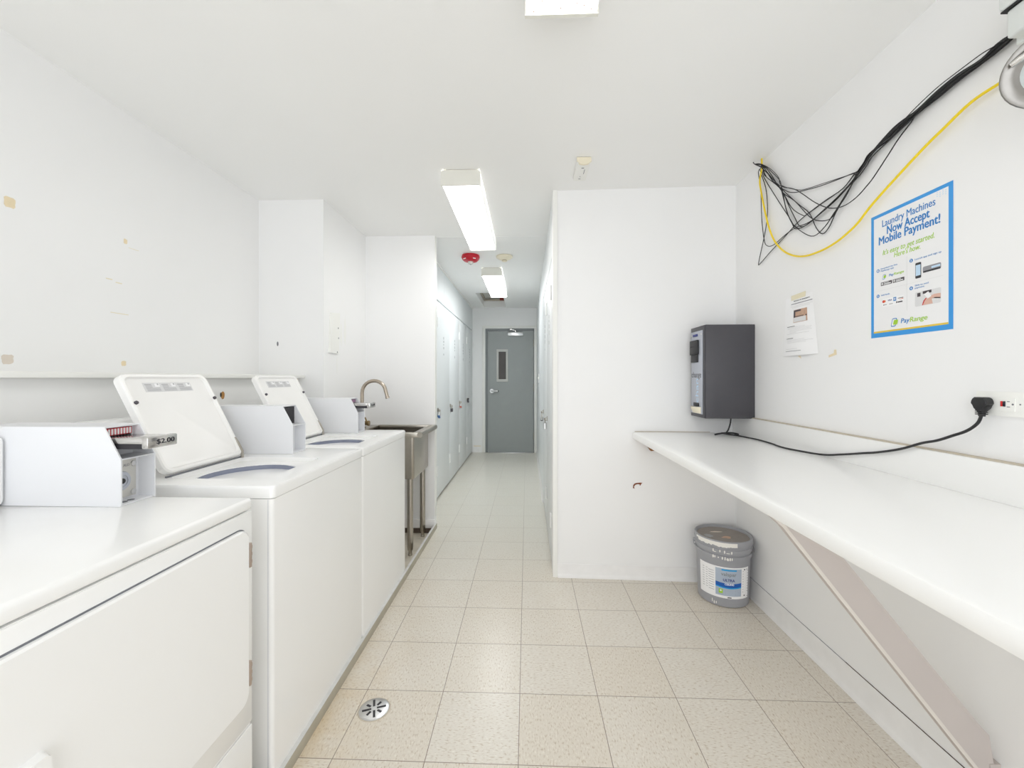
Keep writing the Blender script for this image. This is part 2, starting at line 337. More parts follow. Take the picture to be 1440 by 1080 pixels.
CABLES = {
'A': [(1.27, 2.29, 2.333), (1.27, 2.169, 2.161), (1.27, 2.069, 2.026), (1.27, 2.027, 1.967), (1.27, 1.979, 1.944), (1.27, 1.896, 1.952), (1.27, 1.826, 1.966), (1.27, 1.75, 1.985), (1.27, 1.685, 2.01), (1.27, 1.65, 2.037), (1.27, 1.618, 2.057), (1.27, 1.592, 2.077), (1.27, 1.518, 2.108), (1.27, 1.473, 2.119), (1.27, 1.405, 2.122), (1.27, 1.342, 2.137), (1.27, 1.277, 2.144), (1.27, 1.215, 2.14), (1.27, 1.16, 2.152)],
'B': [(1.2658, 2.251, 2.308), (1.2658, 2.143, 2.212), (1.2658, 2.107, 2.134), (1.2658, 2.08, 2.057), (1.2658, 2.037, 1.981), (1.2658, 2.012, 1.95), (1.2658, 1.934, 1.943), (1.2658, 1.82, 1.968), (1.2658, 1.738, 1.989), (1.2658, 1.674, 2.009), (1.2658, 1.64, 2.029), (1.2658, 1.608, 2.049), (1.2658, 1.583, 2.069), (1.2658, 1.512, 2.102), (1.2658, 1.467, 2.113), (1.2658, 1.399, 2.118), (1.2658, 1.336, 2.132), (1.2658, 1.272, 2.139), (1.2658, 1.21, 2.136), (1.2658, 1.156, 2.147)],
'C': [(1.2616, 2.223, 2.307), (1.2616, 2.118, 2.183), (1.2616, 2.064, 2.089), (1.2616, 2.014, 2.005), (1.2616, 1.974, 1.948), (1.2616, 1.912, 1.941), (1.2616, 1.814, 1.963), (1.2616, 1.738, 1.985), (1.2616, 1.674, 2.009), (1.2616, 1.637, 2.029), (1.2616, 1.605, 2.049), (1.2616, 1.58, 2.069), (1.2616, 1.506, 2.097), (1.2616, 1.461, 2.108), (1.2616, 1.394, 2.114), (1.2616, 1.331, 2.127), (1.2616, 1.267, 2.134), (1.2616, 1.206, 2.132), (1.2616, 1.151, 2.142)],
'D': [(1.2574, 2.257, 2.323), (1.2574, 2.12, 2.19), (1.2574, 2.032, 2.06), (1.2574, 1.951, 1.991), (1.2574, 1.921, 1.984), (1.2574, 1.822, 1.993), (1.2574, 1.708, 2.003), (1.2574, 1.651, 2.029), (1.2574, 1.628, 2.023), (1.2574, 1.597, 2.043), (1.2574, 1.572, 2.062), (1.2574, 1.5, 2.091), (1.2574, 1.455, 2.103), (1.2574, 1.389, 2.109), (1.2574, 1.325, 2.121), (1.2574, 1.262, 2.129), (1.2574, 1.201, 2.127), (1.2574, 1.147, 2.137)],
'E': [(1.27, 2.248, 2.325), (1.27, 2.132, 2.195), (1.27, 2.011, 2.072), (1.27, 1.925, 1.99), (1.27, 1.881, 1.909), (1.27, 1.84, 1.868), (1.27, 1.8, 1.885), (1.27, 1.762, 1.931), (1.27, 1.702, 1.982), (1.27, 1.668, 2.015), (1.27, 1.644, 2.03), (1.27, 1.613, 2.05), (1.27, 1.587, 2.07), (1.27, 1.514, 2.097), (1.27, 1.469, 2.109), (1.27, 1.402, 2.116), (1.27, 1.338, 2.128), (1.27, 1.274, 2.135), (1.27, 1.213, 2.135), (1.27, 1.157, 2.144)],
'F': [(1.2658, 2.23, 2.328), (1.2658, 2.116, 2.171), (1.2658, 2.021, 2.086), (1.2658, 1.919, 1.973), (1.2658, 1.854, 1.929), (1.2658, 1.788, 1.913), (1.2658, 1.756, 1.937), (1.2658, 1.714, 1.97), (1.2658, 1.674, 2.004), (1.2658, 1.647, 2.038), (1.2658, 1.615, 2.058), (1.2658, 1.589, 2.078), (1.2658, 1.507, 2.092), (1.2658, 1.463, 2.103), (1.2658, 1.397, 2.112), (1.2658, 1.332, 2.122), (1.2658, 1.269, 2.13), (1.2658, 1.208, 2.13), (1.2658, 1.153, 2.139)],
'G': [(1.2616, 2.184, 2.253), (1.2616, 2.082, 2.162), (1.2616, 2.014, 2.123), (1.2616, 1.927, 2.097), (1.2616, 1.848, 2.076), (1.2616, 1.75, 2.056), (1.2616, 1.663, 2.041), (1.2616, 1.642, 2.036), (1.2616, 1.61, 2.056), (1.2616, 1.585, 2.076), (1.2616, 1.501, 2.087), (1.2616, 1.457, 2.098), (1.2616, 1.392, 2.108), (1.2616, 1.327, 2.117), (1.2616, 1.264, 2.125), (1.2616, 1.203, 2.126), (1.2616, 1.148, 2.134)],
'H': [(1.2574, 2.236, 2.331), (1.2574, 2.129, 2.211), (1.2574, 2.015, 2.14), (1.2574, 1.951, 2.088), (1.2574, 1.863, 2.01), (1.2574, 1.782, 1.955), (1.2574, 1.708, 1.932), (1.2574, 1.641, 1.938), (1.2574, 1.588, 1.961), (1.2574, 1.558, 1.979), (1.2574, 1.5, 2.025), (1.2574, 1.458, 2.059), (1.2574, 1.414, 2.085), (1.2574, 1.387, 2.103), (1.2574, 1.322, 2.112), (1.2574, 1.26, 2.121), (1.2574, 1.199, 2.121), (1.2574, 1.144, 2.129)],
'I': [(1.27, 2.322, 2.379), (1.27, 2.269, 2.263), (1.27, 2.253, 2.162), (1.27, 2.258, 2.081), (1.27, 2.284, 2.001), (1.27, 2.335, 1.884), (1.27, 2.322, 1.872), (1.27, 2.228, 1.906), (1.27, 2.096, 1.948), (1.27, 2.011, 1.977), (1.27, 1.94, 1.991), (1.27, 1.826, 2.004), (1.27, 1.725, 2.01), (1.27, 1.662, 2.043), (1.27, 1.65, 2.037), (1.27, 1.618, 2.057), (1.27, 1.592, 2.077), (1.27, 1.509, 2.087), (1.27, 1.464, 2.099), (1.27, 1.4, 2.111), (1.27, 1.334, 2.118), (1.27, 1.271, 2.127), (1.27, 1.21, 2.129), (1.27, 1.154, 2.136)],
'J': [(1.2658, 2.331, 2.377), (1.2658, 2.309, 2.276), (1.2658, 2.298, 2.108), (1.2658, 2.277, 1.992), (1.2658, 2.251, 1.948), (1.2658, 2.191, 1.932), (1.2658, 2.089, 1.951), (1.2658, 2.012, 1.957), (1.2658, 1.919, 1.948), (1.2658, 1.82, 1.963), (1.2658, 1.738, 1.984), (1.2658, 1.674, 2.013), (1.2658, 1.644, 2.035), (1.2658, 1.613, 2.055), (1.2658, 1.587, 2.074), (1.2658, 1.503, 2.082), (1.2658, 1.458, 2.093), (1.2658, 1.394, 2.106), (1.2658, 1.329, 2.113), (1.2658, 1.266, 2.122), (1.2658, 1.206, 2.125), (1.2658, 1.15, 2.131)],
'K': [(1.2616, 2.223, 2.336), (1.2616, 2.136, 2.242), (1.2616, 2.118, 2.2), (1.2616, 2.1, 2.142), (1.2616, 2.082, 2.08), (1.2616, 2.039, 1.993), (1.2616, 1.958, 1.916), (1.2616, 1.883, 1.873), (1.2616, 1.814, 1.89), (1.2616, 1.763, 1.926), (1.2616, 1.702, 1.965), (1.2616, 1.663, 2.004), (1.2616, 1.628, 2.018), (1.2616, 1.597, 2.038), (1.2616, 1.572, 2.058), (1.2616, 1.496, 2.077), (1.2616, 1.452, 2.088), (1.2616, 1.389, 2.102), (1.2616, 1.323, 2.108), (1.2616, 1.261, 2.117), (1.2616, 1.201, 2.12), (1.2616, 1.145, 2.126)],
'L': [(1.2574, 2.196, 2.322), (1.2574, 2.134, 2.252), (1.2574, 2.111, 2.202), (1.2574, 1.983, 2.121), (1.2574, 1.906, 2.095), (1.2574, 1.808, 2.072), (1.2574, 1.657, 2.036), (1.2574, 1.63, 2.025), (1.2574, 1.599, 2.045), (1.2574, 1.573, 2.065), (1.2574, 1.503, 2.087), (1.2574, 1.453, 2.104), (1.2574, 1.393, 2.124), (1.2574, 1.323, 2.139), (1.2574, 1.26, 2.143), (1.2574, 1.2, 2.145), (1.2574, 1.148, 2.14)],
'Y': [(1.262, 2.318, 2.414), (1.262, 2.31, 2.319), (1.262, 2.297, 2.252), (1.262, 2.26, 2.129), (1.262, 2.224, 2.033), (1.262, 2.175, 1.947), (1.262, 2.1, 1.873), (1.262, 2.014, 1.824), (1.262, 1.928, 1.8), (1.262, 1.828, 1.795), (1.262, 1.751, 1.803), (1.262, 1.691, 1.819), (1.262, 1.636, 1.842), (1.262, 1.564, 1.888), (1.262, 1.392, 1.972), (1.262, 1.309, 2.005), (1.262, 1.232, 2.032), (1.262, 1.154, 2.035), (1.262, 1.109, 2.031)],
}
# ------------------------------------------------------------------ camera, light
F = 587.; TH = math.atan(21/F)
cam = bpy.data.cameras.new('camera'); cam.sensor_width = 36; cam.lens = F/1440*36; cam.shift_y = -8/1440; cam.clip_start = .02
co = bpy.data.objects.new('camera', cam); COL.objects.link(co)
co.location = (0, 0, 1.247); co.rotation_euler = (PI/2, 0, TH)
S.camera = co
w = bpy.data.worlds.new('daylight'); S.world = w; w.use_nodes = True
w.node_tree.nodes['Background'].inputs[0].default_value = (.93, .96, 1., 1)
w.node_tree.nodes['Background'].inputs[1].default_value = 2.35
S.view_settings.view_transform = 'Standard'; S.view_settings.look = 'None'; S.view_settings.gamma = 1; S.view_settings.exposure = .48
S.view_settings.use_curve_mapping = False
S.cycles.max_bounces = 16; S.cycles.diffuse_bounces = 14; S.cycles.glossy_bounces = 5
S.cycles.sample_clamp_indirect = 10

# ------------------------------------------------------------------ setting
XL, XR, YB = -1.777, 1.278, -1.7
CZ = 2.426; YC = 2.705; XCH = -1.340; YA = 3.42; XS = -.762; YS = 3.49; XLK = -.918; XCR = .165; YE = 7.01
YP0, YP1 = 2.632, 2.598       # the partition runs very slightly askew
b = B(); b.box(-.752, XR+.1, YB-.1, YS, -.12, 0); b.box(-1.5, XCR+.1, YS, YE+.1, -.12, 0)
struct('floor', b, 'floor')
struct('floor_pan', B().box(XL-.1, -.752, YB-.1, YS, -.15, -.03), 'pan')
# raised metal-edged curb of the machine pan
b = B(); b.mi = 0; b.prism([(-.750, 0), (-.750, .036), (-.7525, .040), (-.766, .040), (-.766, -.03), (-.752, -.03), (-.752, 0)], 'y', YB, YS-.03)
cb = struct('trim_1', b, 'curbf')
B().box(-.7665, -.7515, YB, YS-.03, .0402, .0412).build('curb_cap', 'curbt', cb)
# ceiling with the attic hatch cut out
hx0, hx1, hy0, hy1 = -.712, -.343, 5.75, 6.90
b = B()
for x0, x1, y0, y1 in ((XL-.1, XR+.1, YB-.1, hy0), (XL-.1, hx0, hy0, hy1), (hx1, XR+.1, hy0, hy1), (XL-.1, XR+.1, hy1, YE+.1)):
    b.box(x0, x1, y0, y1, CZ, CZ+.1)
ceil = struct('ceiling', b, 'ceil', smooth=0)
B().box(XCH-.02, XCR, 3.462, 3.470, CZ-.0015, CZ).build('drywall_seam', 'ceil', ceil)
b = B(); z1 = CZ+.15
b.box(hx0-.02, hx0, hy0-.02, hy1+.02, CZ+.10, z1); b.box(hx1, hx1+.02, hy0-.02, hy1+.02, CZ+.10, z1)
b.box(hx0, hx1, hy0-.02, hy0, CZ+.10, z1); b.box(hx0, hx1, hy1, hy1+.02, CZ+.10, z1)
ht = struct('trim_2', b, 'hatchw', smooth=0)
ht['label'] = 'open attic hatch shaft in the corridor ceiling'
B().box(hx0-.02, hx1+.02, hy0-.02, hy1+.02, z1, z1+.02).build('hatch_cover', 'hatchw', ht)
b = B(); b.box(hx0+.002, hx1-.002, hy1-.04, hy1-.005, CZ+.105, CZ+.125); b.build('hatch_ledge', 'caulk', ht); b = B(); b.box(hx0+.003, hx0+.022, hy0+.01, hy1-.05, CZ+.12, CZ+.149); b.build('hatch_ledge', 'caulk', ht)
B().box(hx1-.10, hx1-.03, hy1-.09, hy1-.045, CZ+.10, CZ+.149).build('red_fitting', 'pipe', ht)
B().tube([(hx0+.10, hy0+.25, z1-.03), (hx0+.22, hy0+.25, z1-.03)], .02, 10).build('pipe_stub', 'seam', ht)

wl = struct('wall_left', B().box(XL-.1, XL, YB-.1, YC+.1, -.15, CZ), 'wall')
struct('wall_chase', B().box(XL-.1, XCH, YC, YA+.1, -.15, CZ), 'wall')
struct('wall_alcove', B().box(XL, XS, YA, YS, -.15, CZ), 'wall')
B().box(XS, XS+.004, YA+.003, YS-.003, .11, CZ-.0).build('corner_bead', 'trim', bpy.data.objects['wall_alcove'])
wr = struct('wall_right', B().box(XR, XR+.1, YB-.1, YP1+.2, -.15, CZ), 'wall')
b = B(); b.prism([(XCR, YP0), (XR+.05, YP1), (XR+.05, 2.78), (XCR, 2.78)], 'z', -.15, CZ)
wp = struct('wall_partition', b, 'wall')
b = B(); b.prism([(XCR-.002, YP0-.008), (XCR+.026, YP0-.009), (XCR+.026, YP0+.01), (XCR-.002, YP0+.01)], 'z', 0, CZ)
struct('trim_3', b, 'trim'); B().box(XCR+.0262, XCR+.0278, YP0-.0060, YP0-.0006, .085, CZ).build('joint_line', 'lgrey', bpy.data.objects['trim_3'], smooth=0)
struct('wall_corridor_right', B().box(XCR, XCR+.1, 4.18, YE, -.15, CZ), 'locker')
b = B(); b.box(XCR, XCR+.1, 2.78, 3.64, 2.05, CZ); b.box(XCR, XCR+.1, 3.643, 4.18, 2.05, CZ)
struct('wall_corridor_right_upper', b, 'locker')
struct('wall_end', B().box(-1.5, XCR+.1, YE, YE+.1, -.15, CZ), 'wall')
b = B(); b.box(-1.45, XLK, YS, 4.60, 2.053, CZ); b.box(-1.45, XLK, 4.604, YE, 2.053, CZ)
struct('wall_corridor_left_upper', b, 'locker')
B().box(XLK, XLK+.012, YS, YE, CZ-.016, CZ).build('ceiling_moulding', 'trim', bpy.data.objects['wall_corridor_left_upper'])
# furred-out lower wall behind the machines, with its cap ledge
wlow = struct('wall_lower_left', B().box(XL, -1.508, YB, YC, -.03, 1.247), 'lowwall')
struct('trim_4', B().box(XL, -1.462, YB, YC, 1.2475, 1.268, bevel=.003), 'trim')
# wall behind the camera, open to daylight through a wide opening
b = B(); b.box(XL, -1.35, YB-.1, YB, -.15, CZ); b.box(.95, XR, YB-.1, YB, -.15, CZ); b.box(-1.35, .95, YB-.1, YB, 2.25, CZ)
struct('wall_back', b, 'wall')
pl = bpy.data.lights.new('daylight_portal', 'AREA'); pl.shape = 'RECTANGLE'; pl.size = 2.3; pl.size_y = 2.25; pl.cycles.is_portal = True
po = bpy.data.objects.new('daylight_portal', pl); COL.objects.link(po); po.location = (-.2, YB-.05, 1.12); po.rotation_euler = (PI/2, 0, 0)

# cove bases
def cove(name, path_pts, h, flip=1):
    """path along the wall as two (x,y) points; profile leans out at the toe"""
    (xa, ya), (xb, yb) = path_pts
    d = Vector((xb-xa, yb-ya, 0)).normalized(); n = Vector((-d.y, d.x, 0))*flip
    prof = [(0, 0), (.014, 0), (.0135, .008), (.009, .016), (.0045, .026), (.004, h-.006), (.0025, h), (0, h)]
    b = B()
    b.loft([[Vector((x, y, 0))+n*p+Vector((0, 0, z)) for p, z in prof] for x, y in ((xa, ya), (xb, yb))])
    return struct(name, b, 'cove')
cove('baseboard_right', ((XR, YB), (XR, YP1-.006)), .108, 1)
B().box(XR-.0028, XR, .6, 1.72, .1084, .1100).build('open_joint', 'grime', bpy.data.objects['baseboard_right'])
B().box(XR-.0022, XR, 1.72, YP1-.02, .1084, .1092).build('joint_line', 'seam', bpy.data.objects['baseboard_right'])
cove('baseboard_partition', ((XCR+.028, YP0-.0008), (XR-.016, YP1+.0004)), .084, -1)
cove('baseboard_corridor_right', ((XCR, 4.20), (XCR, YE)), .09, 1)
cove('baseboard_end', ((XLK+.01, YE), (-.765, YE)), .10, -1)
bb = struct('baseboard_alcove', B().box(XCH, XS+.003, YA-.008, YA, .012, .085, bevel=.002), 'cove')
B().box(XCH, XS-.01, YA-.004, YA, -.03, .0115).build('stained_plinth', 'grime', bb)
B().box(XLK+.02, -.775, YE-.003, YE-.0005, .101, .112).build('peeled_paint', 'residue', bpy.data.objects['baseboard_end'])

# marks on the left wall (tape left behind, a hole)
mpL = lambda u, v, w: (XL+.0002+w, u, v)
for i, (cu, cv, ru, rv, m) in enumerate(((1.372, 1.852, .017, .020, 'residue'), (1.366, 1.312, .018, .018, 'residue2'), (1.786, 1.853, .0085, .012, 'residue'), (1.778, 1.313, .012, .012, 'residue'))):
    patch('tape_residue', sqr(cu, cv, ru*.92, rv*.9, seed=i), mpL, m, wl)
[patch('tape_trace', q_, mpL, 'tape', wl) for q_ in [rect(1.70, 1.728, 1.668, 1.672), rect(1.742, 1.77, 1.660, 1.664), rect(1.72, 1.80, 1.528, 1.531), rect(1.80, 1.85, 1.829, 1.831)]]
hole = patch('wall_hole', blob(2.017, 1.163, .013, .020, n=18, seed=5), lambda u, v, w: (-1.508+.0003+w, u, v), 'holem', wlow)
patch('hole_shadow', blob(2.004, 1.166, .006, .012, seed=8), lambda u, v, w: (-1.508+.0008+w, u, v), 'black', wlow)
patch('rust_streak', rect(2.690, 2.696, 1.17, 1.246), lambda u, v, w: (-1.508+.0003+w, u, v), 'residue', wlow)
mpC = lambda u, v, w: (u, YC-.0003-w, v)
patch('wall_nick', blob(-1.648, 1.475, .006, .016, seed=3), mpC, 'seam', bpy.data.objects['wall_chase'])
mpS = lambda u, v, w: (XCH+.0003+w, u, v)
[patch('drip_stain', q_, mpS, 'trim', bpy.data.objects['wall_chase']) for q_ in [blob(2.965, 1.56, .012, .09, seed=2, j=.6), blob(3.03, 1.60, .02, .10, seed=4, j=.6), blob(2.90, 1.34, .005, .06, seed=6, j=.6)]]
def yp(x): return YP0+(x-XCR)*(YP1-YP0)/(XR+.05-XCR)
mpP = lambda u, v, w: (u, yp(u)-.0006-w, v)
patch('scuff', [(.657, .566), (.660, .585), (.668, .594), (.682, .598), (.700, .600), (.716, .599), (.708, .592), (.704, .582), (.697, .584), (.700, .590), (.684, .590), (.672, .586), (.664, .574), (.668, .562)], mpP, 'rust', wp)
mpR = lambda u, v, w: (XR-.0003-w, u, v)
[patch('tape_residue', q_, mpR, 'residue', wr) for q_ in [[(1.815, 1.335), (1.770, 1.345), (1.772, 1.366), (1.784, 1.366), (1.786, 1.352), (1.815, 1.345)], [(2.018, 1.352), (1.992, 1.339), (1.998, 1.352)]]]

# ------------------------------------------------------------------ end door
b = B(); jx0, jx1 = -.699, .121
b.box(jx0-.055, jx0, YE-.014, YE+.02, 0, 2.083, bevel=.003); b.box(jx1, jx1+.044, YE-.014, YE+.02, 0, 2.083, bevel=.003); b.box(jx0-.055, jx1+.044, YE-.014, YE+.02, 2.0835, 2.130, bevel=.003)
struct('trim_5', b, 'trim')
d1 = bpy.data.objects.new('door_1', None); COL.objects.link(d1); d1.location = (-.27, YE, 0); d1['kind'] = 'structure'; d1['label'] = 'grey steel fire door with a narrow glass at the corridor end'
b = B(); b.box(jx0, -.655, YE-.008, YE-.001, 0, 2.083); b.box(.110, jx1, YE-.008, YE-.001, 0, 2.083); b.box(-.655, .110, YE-.008, YE-.001, 2.036, 2.083)
b.build('door_frame', 'frame', d1)
b = B(); wx0, wx1, wz0, wz1 = -.474, -.351, 1.232, 1.692
for x0, x1, z0, z1 in ((-.651, wx0, .012, 2.031), (wx1, .106, .012, 2.031), (wx0, wx1, .012, wz0), (wx0, wx1, wz1, 2.031)):
    b.box(x0, x1, YE-.024, YE-.002, z0, z1)
lf = b.build('door_leaf', 'door', d1, smooth=0)
b = B()
for x0, x1, z0, z1 in ((wx0-.034, wx1+.034, wz1, wz1+.040), (wx0-.034, wx1+.034, wz0-.044, wz0), (wx0-.034, wx0, wz0, wz1), (wx1, wx1+.034, wz0, wz1)):
    b.box(x0, x1, YE-.034, YE-.0245, z0, z1, bevel=.002)
b.build('window_frame', mat('window_frame_paint', (196, 196, 192), .45), d1)
B().box(wx0, wx1, YE-.016, YE-.008, wz0, wz1).build('window_pane', 'glassdark', d1)
b = B(); b.lathe([(.034, YE-.038), (.036, YE-.030), (.036, YE-.0245)], (-.588, 0, 1.035), 'y', 20)
b.tube([(-.588, YE-.04, 1.035), (-.588, YE-.075, 1.035), (-.57, YE-.08, 1.035), (-.47, YE-.078, 1.033)], [.012, .013, .014, .011], 10)
b.build('lever_handle', 'silver', d1)
B().box(-.485, -.468, YE-.089, YE-.069, 1.022, 1.046, bevel=.003).build('handle_tip', 'black', d1)
B().box(-.318, -.063, YE-.080, YE-.0245, 1.952, 2.016, bevel=.006).build('door_closer', 'silver', d1)
b = B(); b.tube([(-.19, YE-.05, 2.02), (-.19, YE-.05, 2.045), (-.26, YE-.06, 2.06)], .008, 8); b.lathe([(.02, 2.017), (.02, 2.035)], (-.19, YE-.05, 0), 'z', 12); b.box(-.29, -.245, YE-.075, YE-.010, 2.048, 2.075, bevel=.004); b.build('closer_arm', 'chrome', d1)
for z in (.22, 1.03, 1.78): B().tube([(.112, YE-.016, z), (.112, YE-.016, z+.12)], .008, 8).build('door_hinge', 'steel', d1)
B().box(-.655, .110, YE-.05, YE-.0245, .0005, .010, bevel=.002).build('threshold', 'silver', d1)
# ------------------------------------------------------------------ machines
XF = -.766   # front plane of all three machines
XBK = -1.445
def coin_box(parent, y0, y1, zb, xf, slide, lockplate):
    hb = B(); t = .004; bd = xf+1.44
    prof = [(xf, zb), (xf, zb+.121), (xf-.046, zb+.205), (xf-bd, zb+.205), (xf-bd, zb)]
    hb.prism(prof, 'y', y0, y0+t); hb.prism(prof, 'y', y1-t, y1)
    hb.box(xf-bd, xf-.046, y0+t, y1-t, zb+.201, zb+.205); hb.box(xf-bd, xf-.004, y0+t, y1-t, zb, zb+.004)
    hb.box(xf-bd, xf-bd+.004, y0+t, y1-t, zb+.004, zb+.201)
    hb.box(xf-.075, xf-.001, y0+t, y1-t, zb+.119, zb+.122)
    hb.box(xf-.050, xf-.046, y0+t, y1-t, zb+.004, zb+.119)
    h = hb.build('coin_box', 'white2', parent, smooth=0)
    ym = (y0+y1)/2
    if slide:
        B().box(xf-.080, xf-.062, y0+t, y1-t, zb+.123, zb+.200).build('slide_plate', 'white2', h)
        sb = B(); za = zb+.152
        sb.box(xf-.062, xf+.060, y0+.008, y1-.012, za+.008, za+.024, bevel=.002); sb.build('coin_slide', 'chrome', h)
        B().box(xf-.062, xf+.052, y0+.014, y1-.018, za-.006, za+.0075).build('slide_channel', 'dark', h)
        B().box(xf+.0525, xf+.070, y0+.002, y1-.008, za-.004, za+.026, bevel=.003).build('slide_handle', 'chrome', h)
        lettering('price_lettering', '$2.00', lambda u, v, w: (xf+.0703+w, u, v), y0+.028, y1-.018, za+.006, .0125, 'tblack', h, bold=.02)
        if slide == 'red':
            B().box(xf-.062, xf-.052, y0+.012, y0+.084, za+.027, za+.046, bevel=.001).build('coin_slot_strip', 'red', h)
            for k in range(8):
                B().box(xf-.0525, xf-.0505, y0+.017+k*.0083, y0+.0215+k*.0083, za+.029, za+.0445).build('coin_slot', 'lgrey', h)
                B().box(xf-.0622, xf-.048, y0+.014+k*.0085, y0+.0185+k*.0085, za+.0243, za+.0268).build('coin_rod', 'black', h)
        else:
            B().box(xf-.062, xf-.052, y0+.012, y1-.012, za+.027, za+.044, bevel=.001).build('coin_slot_strip', mat('faded_purple', (150, 110, 140), .5), h)
    else:
        B().box(xf-.054, xf-.0505, y0+t, y1-t, zb+.123, zb+.196).build('empty_slide_opening', 'dark', h)  # dark panel standing in for the shade inside the empty housing
    if lockplate:
        lp = B().box(xf-.0455, xf-.040, y0+.006, y0+.084, zb+.010, zb+.112, bevel=.002).build('lock_plate', mat('lock_plate_metal', (214, 212, 206), .4, .3), h)
        cy, cz = y0+.041, zb+.056
        B().lathe([(.026, xf-.0398), (.024, xf-.0365), (.016, xf-.0360), (.0155, xf-.038)], (0, cy, cz), 'x', 24).build('lock_ring', 'silverp', h)
        B().lathe([(.0075, xf-.0379), (.0070, xf-.0345)], (0, cy, cz), 'x', 16).build('lock_keyhole', 'black', h)
        for dz in (.021, .098): B().lathe([(.0075, xf-.0398), (.0068, xf-.0365), (.003, xf-.0358)], (0, y0+.074, zb+dz), 'x', 14).build('screw', 'silver', h)
        lettering('lettering', 'ALD', lambda u, v, w: (xf-.0398+w, u, v), y0+.046, y0+.064, zb+.093, .007, 'tgrey', h)
        for cx_ in (.018, .038): B().lathe([(.008, zb+.0041), (.008, zb+.0050)], (xf-.022, y0+cx_+.012, 0), 'z', 14).build('floor_slot', 'seam', h)
    return h

def panel_with_hole(b, outer, inner, z, depth):
    """flat top ring plus an inner wall; both loops have equal counts"""
    o = [b.bm.verts.new((x, y, z)) for x, y in outer]; i = [b.bm.verts.new((x, y, z)) for x, y in inner]; d = [b.bm.verts.new((x, y, z-depth)) for x, y in inner]
    n = len(outer)
    for k in range(n):
        j = (k+1) % n
        for q in ([o[k], o[j], i[j], i[k]], [i[k], i[j], d[j], d[k]]):
            f = b.bm.faces.new(q); f.material_index = b.mi
    return o, d

